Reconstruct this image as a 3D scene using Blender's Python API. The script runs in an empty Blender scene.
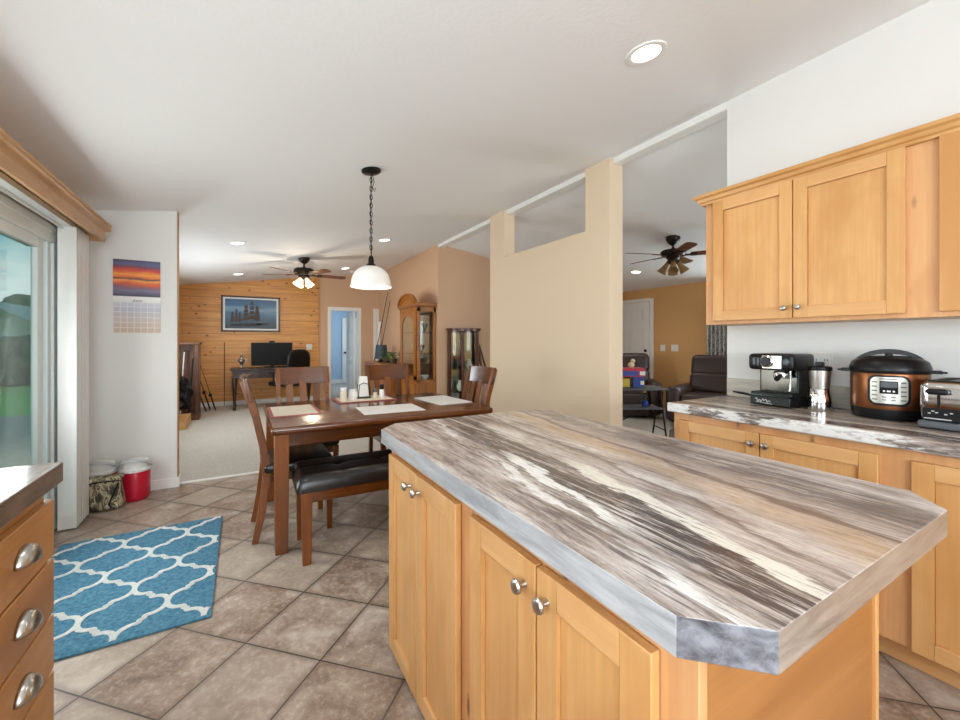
import bpy, bmesh, math, random
from mathutils import Vector, Matrix, Euler
S = bpy.context.scene
COL = S.collection
PI = math.pi
random.seed(7)

# ------------------------------------------------------------------ camera, sky, lights, exposure
cam_d = bpy.data.cameras.new('camera'); cam = bpy.data.objects.new('camera', cam_d); COL.objects.link(cam)
cam.location = (0, 0, 1.27); cam.rotation_euler = (PI/2, 0, -math.radians(30.21))
cam_d.sensor_width = 36; cam_d.lens = 15.326; cam_d.shift_y = -0.01927; cam_d.clip_start = .02; cam_d.clip_end = 300
S.camera = cam
S.view_settings.view_transform = 'Standard'; S.view_settings.look = 'None'
S.view_settings.gamma = 1; S.view_settings.use_curve_mapping = False
S.view_settings.exposure = 0.0
try:
    S.cycles.use_denoising = True
    S.cycles.max_bounces = 10; S.cycles.diffuse_bounces = 6; S.cycles.transparent_max_bounces = 12
    S.cycles.sample_clamp_indirect = 6.0
    S.cycles.caustics_reflective = False; S.cycles.caustics_refractive = False
except Exception: pass

def lin(c):
    if isinstance(c, str):
        c = c.lstrip('#'); c = [int(c[i:i+2], 16) for i in (0, 2, 4)]
    o = []
    for x in c:
        x /= 255.0
        o.append(x/12.92 if x <= .04045 else ((x+.055)/1.055)**2.4)
    return (*o, 1.0)

W = bpy.data.worlds.new('sky'); S.world = W; W.use_nodes = True
nt = W.node_tree; nt.nodes.clear()
def N(t, ty, **kw):
    n = t.nodes.new(ty)
    for k, v in kw.items(): setattr(n, k, v)
    return n
wo = N(nt, 'ShaderNodeOutputWorld'); wb = N(nt, 'ShaderNodeBackground'); wb.inputs[1].default_value = 1.4
tc = N(nt, 'ShaderNodeTexCoord'); sp = N(nt, 'ShaderNodeSeparateXYZ'); nt.links.new(tc.outputs['Generated'], sp.inputs[0])
r1 = N(nt, 'ShaderNodeValToRGB'); nt.links.new(sp.outputs[2], r1.inputs[0])
e = r1.color_ramp.elements; e[0].position = 0.0; e[0].color = lin('#b4d6d6'); e[1].position = .75; e[1].color = lin('#3a8fae')
k = r1.color_ramp.elements.new(.10); k.color = lin('#74b9c2'); k = r1.color_ramp.elements.new(.22); k.color = lin('#4aa3b4')
mp = N(nt, 'ShaderNodeMapping'); mp.inputs['Scale'].default_value = (1, 1, 2.6); nt.links.new(tc.outputs['Generated'], mp.inputs[0])
cn = N(nt, 'ShaderNodeTexNoise'); cn.inputs['Scale'].default_value = 2.6; cn.inputs['Detail'].default_value = 5; nt.links.new(mp.outputs[0], cn.inputs[0])
r2 = N(nt, 'ShaderNodeValToRGB'); nt.links.new(cn.outputs[0], r2.inputs[0])
r2.color_ramp.elements[0].position = .50; r2.color_ramp.elements[0].color = (0,0,0,1); r2.color_ramp.elements[1].position = .66; r2.color_ramp.elements[1].color = (1,1,1,1)
mx = N(nt, 'ShaderNodeMix', data_type='RGBA'); nt.links.new(r2.outputs[0], mx.inputs[0]); nt.links.new(r1.outputs[0], mx.inputs[6]); mx.inputs[7].default_value = (.80, .88, .90, 1)
nt.links.new(mx.outputs[2], wb.inputs[0]); nt.links.new(wb.outputs[0], wo.inputs[0])

def area(name, loc, direction, sx, sy, watts, col):
    d = bpy.data.lights.new(name, 'AREA'); d.shape = 'RECTANGLE'; d.size = sx; d.size_y = sy; d.energy = watts; d.color = col
    o = bpy.data.objects.new(name, d); COL.objects.link(o); o.location = loc
    o.rotation_euler = Vector(direction).to_track_quat('-Z', 'Y').to_euler()
    return o
DAY = (.86, .94, 1.0)
# lamps standing in for daylight at the openings; kitchen and back windows are added
area('kitchen_fill_light', (-1.17, -.05, 1.58), (1, 0, .8), .93, 1.85, 50, DAY)  # unseen window made up to give the kitchen extra light
area('back_fill_light', (.05, -2.36, 1.50), (0, 1, .38), 2.1, 1.15, 135, DAY)  # unseen back window made up for even light
area('slider_daylight', (-1.218, 2.52, 1.02), (1, -.12, .03), 1.85, .76, 70, (1, .955, .97))
area('living_window_daylight', (-1.52, 6.6, 1.38), (1, 0, -.1), 1.1, 2.8, 150, DAY)
area('den_window_daylight', (6.92, 2.95, 1.45), (-1, 0, -.2), 1.05, 1.4, 45, DAY)
area('den_back_fill_light', (4.9, -2.36, 1.50), (0, 1, -.15), 2.3, 1.15, 70, DAY)  # unseen den window in the back wall, added as fill
area('blue_room_daylight', (3.35, 11.3, 1.5), (-1, 0, 0), 1.2, 1.2, 25, DAY)

# ------------------------------------------------------------------ materials
def mat_base(name, rough=.5, metal=0.0, col=None, spec=None):
    m = bpy.data.materials.new(name); m.use_nodes = True
    b = m.node_tree.nodes['Principled BSDF']
    b.inputs['Roughness'].default_value = rough; b.inputs['Metallic'].default_value = metal
    if col is not None: b.inputs['Base Color'].default_value = lin(col)
    if spec is not None: b.inputs['Specular IOR Level'].default_value = spec
    m.diffuse_color = lin(col) if col is not None else (.5,.5,.5,1)
    return m, m.node_tree, b
def coords(t, scale=(1,1,1), loc=(0,0,0), rot=(0,0,0), rnd=0.0):
    tc = N(t, 'ShaderNodeTexCoord'); mp = N(t, 'ShaderNodeMapping')
    mp.inputs['Scale'].default_value = scale; mp.inputs['Location'].default_value = loc; mp.inputs['Rotation'].default_value = rot
    if rnd:
        oi = N(t, 'ShaderNodeObjectInfo'); ml = N(t, 'ShaderNodeMath', operation='MULTIPLY'); ml.inputs[1].default_value = rnd
        t.links.new(oi.outputs['Random'], ml.inputs[0])
        va = N(t, 'ShaderNodeVectorMath', operation='ADD'); t.links.new(tc.outputs['Object'], va.inputs[0]); t.links.new(ml.outputs[0], va.inputs[1])
        t.links.new(va.outputs[0], mp.inputs[0])
    else: t.links.new(tc.outputs['Object'], mp.inputs[0])
    return mp.outputs[0]
def noise(t, vec, scale=1, detail=3, rough=.5, dist=0):
    n = N(t, 'ShaderNodeTexNoise'); n.inputs['Scale'].default_value = scale; n.inputs['Detail'].default_value = detail
    n.inputs['Roughness'].default_value = rough; n.inputs['Distortion'].default_value = dist
    if vec is not None: t.links.new(vec, n.inputs['Vector'])
    return n.outputs['Fac']
def ramp(t, fac, stops, interp='LINEAR'):
    r = N(t, 'ShaderNodeValToRGB'); cr = r.color_ramp; cr.interpolation = interp
    while len(cr.elements) < len(stops): cr.elements.new(.5)
    for el, (p, c) in zip(cr.elements, stops):
        el.position = p; el.color = lin(c) if isinstance(c, (str, tuple, list)) and not isinstance(c, float) else (c, c, c, 1)
    t.links.new(fac, r.inputs[0]); return r.outputs[0]
def mixc(t, fac, a, b, mode='MIX'):
    m = N(t, 'ShaderNodeMix', data_type='RGBA', blend_type=mode)
    for idx, v in ((0, fac), (6, a), (7, b)):
        if isinstance(v, (int, float)): m.inputs[idx].default_value = v
        elif isinstance(v, str): m.inputs[idx].default_value = lin(v)
        elif isinstance(v, tuple): m.inputs[idx].default_value = v
        else: t.links.new(v, m.inputs[idx])
    return m.outputs[2]
def math_(t, op, a, b=0.0, c=0.0):
    m = N(t, 'ShaderNodeMath', operation=op)
    for i, v in enumerate((a, b, c)):
        if isinstance(v, (int, float)): m.inputs[i].default_value = v
        else: t.links.new(v, m.inputs[i])
    return m.outputs[0]
def bump(t, b, h, strength=.2, dist=.01):
    n = N(t, 'ShaderNodeBump'); n.inputs['Strength'].default_value = strength; n.inputs['Distance'].default_value = dist
    t.links.new(h, n.inputs['Height']); t.links.new(n.outputs[0], b.inputs['Normal'])
def plain(name, col, rough=.5, metal=0.0, var=.06, scale=30, bmp=0.0, spec=None):
    m, t, b = mat_base(name, rough, metal, col, spec)
    n = noise(t, coords(t), scale, 3)
    t.links.new(mixc(t, n, tuple(min(1, x*(1-var)) for x in lin(col)[:3])+(1,), tuple(min(1, x*(1+var)) for x in lin(col)[:3])+(1,)), b.inputs['Base Color'])
    if bmp: bump(t, b, n, bmp, .004)
    return m
def wood(name, light, dark, axis, rough=.38, knots=0.0, knotcol='#5a2f14', fine=1.0, coat=0.0):
    m, t, b = mat_base(name, rough, 0, light)
    i = 'XYZ'.index(axis)
    def sc(al, ac): return tuple(al if j == i else ac for j in range(3))
    w = noise(t, coords(t, sc(.8, 5), rnd=17), 1.0, 3, .55, .6)
    g = noise(t, coords(t, sc(2.2, 70), rnd=17), 1.0, 3, .6)
    bl = noise(t, coords(t, sc(3.5, 6.5), rnd=23), 1.0, 2, .5, 1.0)
    c = ramp(t, w, [(.28, dark), (.52, light), (.75, light)])
    c = mixc(t, math_(t, 'MULTIPLY', ramp(t, bl, [(.5, (0,0,0)), (.7, (255,255,255))]), .42), c, dark)
    c = mixc(t, math_(t, 'MULTIPLY', math_(t, 'SUBTRACT', .66, g), 1.15*fine), c, dark, 'MIX')
    if knots:
        v = N(t, 'ShaderNodeTexVoronoi'); v.inputs['Scale'].default_value = 1; t.links.new(coords(t, sc(2.2*knots, 7*knots), rnd=17), v.inputs['Vector'])
        kd = ramp(t, v.outputs['Distance'], [(.05, (255,255,255)), (.15, (0,0,0))])
        c = mixc(t, math_(t, 'MULTIPLY', kd, .85), c, knotcol)
    t.links.new(c, b.inputs['Base Color'])
    if coat: b.inputs['Coat Weight'].default_value = coat; b.inputs['Coat Roughness'].default_value = .12
    bump(t, b, g, .04, .002)
    return m

M = {}
def paint(name, col, bm=.12, sc=60):
    m, t, b = mat_base(name, .75, 0, col); n = noise(t, coords(t), sc, 4, .6)
    n2 = noise(t, coords(t), 1.2, 2)
    t.links.new(mixc(t, math_(t, 'MULTIPLY', n2, .10), lin(col), tuple(x*.86 for x in lin(col)[:3])+(1,)), b.inputs['Base Color'])
    bump(t, b, n, bm, .006); return m
M['white_paint'] = paint('white_wall_paint', '#e3e1de')
M['ceiling'] = paint('ceiling_texture_paint', '#efefef', .22, 45)
M['beige'] = paint('beige_wall_paint', '#e0caae')
M['tan'] = paint('tan_wall_paint', '#cea98a')
M['tan_lamplit'] = paint('lamplit_tan_wall_paint', '#d3a268')  # tan wall paint with warm lamplight put into its colour
M['blue_paint'] = paint('pale_blue_wall_paint', '#a9c3dc')
M['trim'] = plain('white_trim', '#ebeae6', .4, 0, .02)
M['vinyl'] = plain('white_vinyl', '#e6ebe8', .35, 0, .02)
M['maple_v'] = wood('maple_upright_grain', '#d5a369', '#bf874d', 'Z')
M['maple_h'] = wood('maple_level_grain', '#daa973', '#c69158', 'Y')
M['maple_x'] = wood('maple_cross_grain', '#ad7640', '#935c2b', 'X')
M['maple_knot'] = wood('knotty_maple_upright', '#d6a270', '#c08754', 'Z', knots=1.6)
M['crown'] = wood('crown_moulding_wood', '#d3a268', '#b9803f', 'Y', knots=.45)
M['valance'] = wood('valance_wood', '#c79a6a', '#ab7a49', 'Y', knots=.35)
M['drawer'] = wood('amber_maple_level', '#bb864e', '#9d6933', 'Y')
M['oak_x'] = wood('brown_table_wood_x', '#66330b', '#371a05', 'X', .24, coat=.4)
M['oak_y'] = wood('brown_table_wood_y', '#753c10', '#431f06', 'Y', .25)
M['oak_z'] = wood('brown_table_wood_z', '#814615', '#4f290a', 'Z', .3)
M['gold_oak_z'] = wood('golden_oak_upright', '#a8692c', '#7a4518', 'Z', .3)
M['gold_oak_y'] = wood('golden_oak_level', '#a8692c', '#7a4518', 'Y', .3)
M['cherry_z'] = wood('dark_cherry_upright', '#5e2f1c', '#3b190e', 'Z', .25)
M['dark_x'] = wood('dark_walnut_x', '#3a231a', '#241410', 'X', .3)
M['dark_z'] = wood('dark_walnut_z', '#3a231a', '#241410', 'Z', .3)
M['rustic_tan'] = wood('tan_edge_wood', '#b98d60', '#9a6f44', 'Z', .45)
M['rustic'] = wood('rustic_brown_wood', '#6b3f22', '#3f2212', 'Z', .5, knots=.6)
M['raw_pine'] = wood('raw_pine', '#d2a871', '#b8884e', 'Y', .6)
M['blade'] = wood('fan_blade_wood', '#6a3d20', '#45240f', 'X', .35)
M['steel'] = plain('satin_nickel', '#b9b6b0', .28, 1.0, .04)
M['brushed'] = plain('brushed_steel', '#c4c0bb', .33, 1.0, .05)
M['chrome'] = plain('polished_chrome', '#d6d6d6', .08, 1.0, .02)
M['dark_reflection_chrome'] = plain('dark_reflection_chrome', '#45433f', .14, 1.0, .05)  # chrome with its dark reflections put into the colour
M['black'] = plain('black_plastic', '#101012', .34, 0, .1, spec=.3)
M['blackmetal'] = plain('black_metal', '#1b1817', .4, .4, .1)
M['bronze'] = plain('oil_rubbed_bronze', '#2b211c', .38, .7, .1)
M['leather'] = plain('dark_brown_leather', '#17110f', .3, 0, .15, 90, .12)
M['recliner'] = plain('brown_recliner_leather', '#33231d', .42, 0, .15, 60, .12)
M['white_plastic'] = plain('white_plastic', '#e9e9e6', .35, 0, .02)
M['pale_grey'] = plain('pale_grey_plastic', '#bfc2c4', .35, 0, .03)
M['red_plastic'] = plain('red_plastic', '#c01834', .3, 0, .05)
M['grey_plastic'] = plain('grey_plastic', '#4d5257', .4, 0, .05)
M['blue_plastic'] = plain('blue_plastic', '#1f3f96', .35, 0, .05)
M['yellow_plastic'] = plain('yellow_plastic', '#c9b03a', .4, 0, .05)
M['cream_cloth'] = plain('cream_cloth', '#d8cba8', .8, 0, .1, 60)
M['mat_cream'] = plain('cream_placemat_cloth', '#ddd2bf', .85, 0, .15, 120, .2)
M['mat_border'] = plain('rose_placemat_border', '#a5605a', .85, 0, .4, 60, .2)
M['mat_white'] = plain('white_placemat_cloth', '#dcdad8', .8, 0, .06, 120, .2)
M['paper'] = plain('white_paper', '#eceae6', .8, 0, .03)
M['screen'] = plain('dark_screen', '#08090a', .45, 0, .02, spec=.2)
M['copper'] = plain('copper_steel', '#93603f', .32, 1.0, .06, 4)
M['soil'] = plain('potting_soil', '#3a2c22', .9)
M['leaf'] = plain('green_leaf', '#4c7a3c', .5, 0, .3, 20)
M['terracotta'] = plain('dark_pot', '#4b3a30', .6)
M['greycloth'] = plain('grey_cloth', '#8b8782', .9, 0, .25, 25, .3)
M['lampshade'] = plain('slate_blue_grey', '#3d4854', .7)
M['grass'] = plain('lawn_grass', '#83b84c', .9, 0, .35, 3)
M['patio'] = plain('weathered_patio', '#a5968a', .9, 0, .2, 6)
M['hedge'] = plain('dark_hedge_leaf', '#2f5a2a', .8, 0, .4, 3)
M['tree'] = plain('tree_leaf', '#3f6a35', .8, 0, .4, 2)
M['roofing'] = plain('pale_roof', '#b9b6ad', .8, 0, .1, 8)
M['siding'] = plain('pale_siding', '#c9ccc4', .7, 0, .06, 5)
M['brass'] = plain('antique_brass', '#a98d62', .3, .9, .1)
M['aluminium'] = plain('pale_metal', '#c9c7c0', .35, .8, .05)
M['grout'] = plain('wall_plate_white', '#e8e6df', .4, 0, .02)
M['dark_gap'] = plain('recess_shadow_black', '#120f0d', .9)
M['text'] = plain('grey_print', '#4a4a4c', .7)
M['silver_print'] = plain('silver_print', '#d3d3d3', .3, .5)

def emit(name, col, strength):
    m = bpy.data.materials.new(name); m.use_nodes = True; t = m.node_tree; t.nodes.clear()
    o = N(t, 'ShaderNodeOutputMaterial'); e_ = N(t, 'ShaderNodeEmission'); e_.inputs[0].default_value = lin(col); e_.inputs[1].default_value = strength
    t.links.new(e_.outputs[0], o.inputs[0]); return m
M['lamp_on'] = emit('lit_lamp_lens', '#fff4de', 9)
def glassy(name, tint, rough=.02, gl=.12, trans=1.0):
    m = bpy.data.materials.new(name); m.use_nodes = True; t = m.node_tree; t.nodes.clear()
    o = N(t, 'ShaderNodeOutputMaterial'); tr = N(t, 'ShaderNodeBsdfTransparent'); tr.inputs[0].default_value = lin(tint)
    gs = N(t, 'ShaderNodeBsdfGlossy'); gs.inputs['Roughness'].default_value = rough
    fr = N(t, 'ShaderNodeLayerWeight'); fp = math_(t, 'POWER', fr.outputs['Facing'], 5.0)
    ms = N(t, 'ShaderNodeMixShader'); t.links.new(math_(t, 'ADD', math_(t, 'MULTIPLY', fp, .6), gl*.2), ms.inputs[0])
    t.links.new(tr.outputs[0], ms.inputs[1]); t.links.new(gs.outputs[0], ms.inputs[2]); t.links.new(ms.outputs[0], o.inputs[0]); return m
M['glass'] = glassy('clear_cabinet_glass', '#eef2ee')
M['tint'] = glassy('green_tinted_door_glass', '#dde6e3')
M['jar'] = glassy('clear_jar_glass', '#e8ecec')
def shade(name, col, em):
    m, t, b = mat_base(name, .35, 0, col)
    b.inputs['Emission Color'].default_value = lin('#fff1dc'); b.inputs['Emission Strength'].default_value = em
    b.inputs['Subsurface Weight'].default_value = .0
    return m
M['pendant_glass'] = shade('frosted_ribbed_glass_lit', '#e6e4e0', .12)
M['fan_glass'] = shade('lit_fan_glass', '#f3dcae', 1.1)
M['amber_glass'] = plain('unlit_amber_glass', '#9a7a4c', .3, 0, .15, 20)

def tile_mat():
    m, t, b = mat_base('slate_tile_floor', .42)
    tc = N(t, 'ShaderNodeTexCoord'); vs = N(t, 'ShaderNodeVectorMath', operation='SUBTRACT'); vs.inputs[1].default_value = (.27, 1.726, 0)
    t.links.new(tc.outputs['Object'], vs.inputs[0]); mp = N(t, 'ShaderNodeMapping'); mp.inputs['Rotation'].default_value = (0, 0, PI/4); t.links.new(vs.outputs[0], mp.inputs[0])
    br = N(t, 'ShaderNodeTexBrick'); br.offset = 0; br.squash = 1; t.links.new(mp.outputs[0], br.inputs['Vector'])
    for k_, v in (('Scale', 1), ('Mortar Size', .0035), ('Mortar Smooth', .2), ('Brick Width', .3635), ('Row Height', .3635), ('Bias', 0)): br.inputs[k_].default_value = v
    br.inputs['Color1'].default_value = (0, 0, 0, 1); br.inputs['Color2'].default_value = (1, 1, 1, 1); br.inputs['Mortar'].default_value = (.5, .5, .5, 1)
    sx = N(t, 'ShaderNodeSeparateColor'); t.links.new(br.outputs['Color'], sx.inputs[0])
    # each tile shifts the mottling
    vsh = N(t, 'ShaderNodeVectorMath', operation='ADD'); sc = N(t, 'ShaderNodeVectorMath', operation='SCALE'); sc.inputs[3].default_value = 9.0
    t.links.new(br.outputs['Color'], sc.inputs[0]); t.links.new(sc.outputs[0], vsh.inputs[0]); t.links.new(mp.outputs[0], vsh.inputs[1])
    n1 = noise(t, vsh.outputs[0], 5.5, 5, .62, .5); n2 = noise(t, vsh.outputs[0], 45, 4, .7)
    c = ramp(t, n1, [(.28, '#594336'), (.42, '#866e5e'), (.56, '#a59081'), (.72, '#cdbfb3')])
    c = mixc(t, math_(t, 'MULTIPLY', n2, .5), c, ramp(t, n2, [(.36, '#42332b'), (.5, '#85766a'), (.66, '#cfc4b8')]), 'MIX')
    c = mixc(t, math_(t, 'MULTIPLY', sx.outputs[0], .5), c, '#b9ada0')
    be = N(t, 'ShaderNodeTexBrick'); be.offset = 0; be.squash = 1; t.links.new(mp.outputs[0], be.inputs['Vector'])
    for k_, v in (('Scale', 1), ('Mortar Size', .034), ('Mortar Smooth', 1.0), ('Brick Width', .3635), ('Row Height', .3635), ('Bias', 0)): be.inputs[k_].default_value = v
    c = mixc(t, math_(t, 'MULTIPLY', math_(t, 'MULTIPLY', be.outputs['Fac'], n1), .75), c, '#5a493e')
    c = mixc(t, br.outputs['Fac'], c, '#4a4038')
    t.links.new(c, b.inputs['Base Color'])
    h = math_(t, 'SUBTRACT', math_(t, 'MULTIPLY', n2, .35), br.outputs['Fac']); bump(t, b, h, .35, .004)
    t.links.new(ramp(t, n1, [(.3, (150,150,150)), (.7, (178,178,178))]), b.inputs['Roughness'])
    return m
M['tile'] = tile_mat()
def carpet_mat():
    m, t, b = mat_base('grey_beige_carpet', .95)
    n = noise(t, coords(t), 90, 4, .7); n2 = noise(t, coords(t, (1, 2.5, 1)), 3, 3)
    c = ramp(t, n, [(.3, '#9c948a'), (.7, '#c9c4bb')]); c = mixc(t, math_(t, 'MULTIPLY', n2, .3), c, '#a79d92')
    t.links.new(c, b.inputs['Base Color']); bump(t, b, n, .6, .01); return m
M['carpet'] = carpet_mat()
def pine_mat():
    m, t, b = mat_base('knotty_pine_boards', .38)
    tc = N(t, 'ShaderNodeTexCoord'); sp = N(t, 'ShaderNodeSeparateXYZ'); t.links.new(tc.outputs['Object'], sp.inputs[0])
    zz = math_(t, 'DIVIDE', sp.outputs[2], .142); fr = math_(t, 'FRACT', zz); row = math_(t, 'FLOOR', zz)
    cv = N(t, 'ShaderNodeCombineXYZ'); t.links.new(math_(t, 'ADD', sp.outputs[0], math_(t, 'MULTIPLY', row, 3.37)), cv.inputs[0]); t.links.new(row, cv.inputs[1]); t.links.new(sp.outputs[2], cv.inputs[2])
    mp = N(t, 'ShaderNodeMapping'); mp.inputs['Scale'].default_value = (1.6, 1, 26); t.links.new(cv.outputs[0], mp.inputs[0])
    g = noise(t, mp.outputs[0], 1, 4, .6, .5)
    mp2 = N(t, 'ShaderNodeMapping'); mp2.inputs['Scale'].default_value = (5.2, 1, 8.5); t.links.new(cv.outputs[0], mp2.inputs[0])
    v = N(t, 'ShaderNodeTexVoronoi'); v.inputs['Scale'].default_value = 1; t.links.new(mp2.outputs[0], v.inputs['Vector'])
    wn = N(t, 'ShaderNodeTexWhiteNoise', noise_dimensions='1D'); t.links.new(row, wn.inputs['W'])
    c = ramp(t, g, [(.25, '#b87636'), (.5, '#d8984e'), (.75, '#e6ae68')])
    c = mixc(t, math_(t, 'MULTIPLY', wn.outputs[0], .3), c, '#bd7c3a')
    kn = ramp(t, v.outputs['Distance'], [(.08, (255,255,255)), (.19, (0,0,0))]); c = mixc(t, math_(t, 'MULTIPLY', kn, .85), c, '#5c2f12')
    gr = math_(t, 'LESS_THAN', fr, .05); c = mixc(t, math_(t, 'MULTIPLY', gr, .55), c, '#6a3f1a')
    t.links.new(c, b.inputs['Base Color']); bump(t, b, math_(t, 'SUBTRACT', 1, gr), .4, .006); return m
M['pine'] = pine_mat()

def laminate(name, c0, slope, flip=1, seed=0.0, tone=None, rough=.24, vein=1.0, runs=None):
    """stone-look laminate: long streaks along Y, a dark veined band and white seams at u = c0 + slope*y"""
    m, t, b = mat_base(name, rough)
    tc = N(t, 'ShaderNodeTexCoord'); sp = N(t, 'ShaderNodeSeparateXYZ'); t.links.new(tc.outputs['Object'], sp.inputs[0])
    u, y, z = sp.outputs
    def nz(su, sy, d, r, off, dist=.4):
        cv = N(t, 'ShaderNodeCombineXYZ'); t.links.new(math_(t, 'MULTIPLY', u, su), cv.inputs[0]); t.links.new(math_(t, 'MULTIPLY', y, sy), cv.inputs[1])
        t.links.new(math_(t, 'ADD', math_(t, 'MULTIPLY', z, su*.6), off+seed), cv.inputs[2]); return noise(t, cv.outputs[0], 1, d, r, dist)
    def cen(n_, a_): return math_(t, 'MULTIPLY', math_(t, 'SUBTRACT', n_, .5), a_)
    b0 = math_(t, 'MULTIPLY', math_(t, 'SUBTRACT', u, math_(t, 'ADD', math_(t, 'MULTIPLY', y, slope), c0)), flip)
    low = nz(2.4, 1.7, 3, .55, 0); mid = nz(13, 2.4, 5, .65, 5); fin = nz(60, 6, 5, .72, 9); grain = nz(170, 26, 3, .7, 13)
    bb = math_(t, 'ADD', math_(t, 'ADD', b0, cen(low, .20)), cen(mid, .10)); bf = math_(t, 'ADD', math_(t, 'ADD', bb, cen(fin, .062)), cen(grain, .018))
    def band(src, c, hw, soft):
        d = math_(t, 'SUBTRACT', math_(t, 'ABSOLUTE', math_(t, 'SUBTRACT', src, c)), hw)
        n_ = N(t, 'ShaderNodeMath', operation='SUBTRACT', use_clamp=True); n_.inputs[0].default_value = 1; t.links.new(math_(t, 'DIVIDE', d, soft), n_.inputs[1]); return n_.outputs[0]
    def mul(*a):
        r = a[0]
        for x in a[1:]: r = math_(t, 'MULTIPLY', r, x)
        return r
    def step(n_, a, c): return ramp(t, n_, [(a, (0,0,0)), (c, (255,255,255))] if a < c else [(c, (255,255,255)), (a, (0,0,0))])
    base = math_(t, 'ADD', math_(t, 'MULTIPLY', mid, .6), math_(t, 'MULTIPLY', fin, .4))
    c = ramp(t, base, [(.36, '#675c58'), (.44, '#94877f'), (.50, '#afa39c'), (.56, '#c0b5af'), (.63, '#d8d1cc')])
    c = mixc(t, mul(band(bb, .345, .02, .045), .5), c, '#b99a76')                      # tan seam
    c = mixc(t, mul(band(bf, .405, .006, .012), .8), c, '#5f4a3f')                     # thin brown line
    c = mixc(t, mul(band(bf, .22, .004, .008), .7), c, '#65564e')
    c = mixc(t, mul(band(bb, .56, .06, .05), step(fin, .44, .52), .8), c, '#504846')  # grey streaks on the far side
    c = mixc(t, mul(band(bb, .45, .035, .03), step(mid, .45, .6), .5), c, '#7b6557')
    thin = nz(85, 5, 5, .72, 17); darkz = band(bb, .035, .05, .05); wide = band(bb, .01, .11, .05)
    c = mixc(t, mul(darkz, step(thin, .585, .485), .92*vein), c, '#3d3433')
    c = mixc(t, mul(wide, step(thin, .50, .40), .62*vein), c, '#4a403f'); c = mixc(t, mul(wide, step(fin, .54, .64), .45*vein), c, '#d3ccc6')               # the dark veined band
    c = mixc(t, mul(darkz, step(grain, .62, .72), .4*vein), c, '#cfc8c0')
    c = mixc(t, mul(band(bb, -.15, .05, .05), step(thin, .50, .42), .55*vein), c, '#5c5150')
    g1 = band(y, runs[0], runs[1], .12) if runs else step(low, .42, .48); g2 = band(y, runs[2], runs[3], .14) if runs else step(mid, .36, .44)
    w1 = mul(band(bf, -.012, .016, .006), g1, step(mid, .36, .42)); w2 = mul(band(bf, .120, .022, .006), g2, step(fin, .38, .44)); w3 = mul(band(bf, -.075, .007, .006), step(low, .54, .48), step(mid, .42, .5))
    for w_, col in ((w1, '#e9e7e4'), (w2, '#e4ded4'), (w3, '#e2dfdc')): c = mixc(t, mul(w_, .92), c, col)
    c = mixc(t, mul(step(grain, .48, .36), .35), c, '#4c4143')
    if tone: c = mixc(t, tone[0], c, tone[1])
    t.links.new(c, b.inputs['Base Color']); return m
def edge_band(name, axis, dark, light, rough=.3):
    m, t, b = mat_base(name, rough); i = 'XYZ'.index(axis)
    v = coords(t, tuple(4 if j == i else 34 for j in range(3))); n = noise(t, v, 1, 5, .68, .6); g = noise(t, coords(t, (120, 120, 160)), 1, 3, .7)
    c = ramp(t, n, [(.34, dark), (.62, light)]); t.links.new(mixc(t, math_(t, 'MULTIPLY', g, .25), c, dark), b.inputs['Base Color']); return m
M['lam_island'] = laminate('island_laminate', .545, .165, runs=(.80, .20, .55, .28))
M['lam_side_sheen'] = edge_band('island_laminate_side_sheen', 'Y', '#8f9094', '#bcbec0', .28)  # cool grey sheen of the door light put into the band's colour
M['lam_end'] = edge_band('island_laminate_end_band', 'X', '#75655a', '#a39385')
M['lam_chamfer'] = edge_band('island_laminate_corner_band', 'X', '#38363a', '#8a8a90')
M['lam_right'] = laminate('right_counter_laminate', 2.183, 0, 1, 21, (.10, '#84705f'), .2)
M['lam_left'] = laminate('left_counter_laminate', -1.2, .02, 1, 33, (.2, '#8f857c'), .16)
M['lam_left_edge'] = edge_band('left_counter_edge_band', 'Y', '#41342c', '#7d6857')
M['lam_splash'] = edge_band('backsplash_laminate', 'Y', '#a2978a', '#c2b8aa')

def rug_mat(name, c1, c2):
    m, t, b = mat_base(name, .95); n = noise(t, coords(t), 260, 3, .7); n2 = noise(t, coords(t), 60, 3, .6)
    t.links.new(mixc(t, ramp(t, n2, [(.35, (0,0,0)), (.65, (255,255,255))]), lin(c1), lin(c2)), b.inputs['Base Color']); bump(t, b, math_(t, 'ADD', n, n2), .9, .01); return m
M['rug_blue'] = rug_mat('blue_rug_pile', '#3b7596', '#659cb6')
M['rug_white'] = rug_mat('white_rug_pile', '#dfe3e2', '#f2f2ee')
def camo_mat():
    m, t, b = mat_base('camouflage_cloth', .85); n = noise(t, coords(t, (1, 1, .45)), 22, 2, .5, .8)
    t.links.new(ramp(t, n, [(.0, '#47443a'), (.42, '#7a715a'), (.5, '#b3a98c'), (.58, '#64583f'), (.66, '#d2c9ae')], 'CONSTANT'), b.inputs['Base Color']); return m
M['camo'] = camo_mat()
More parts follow.
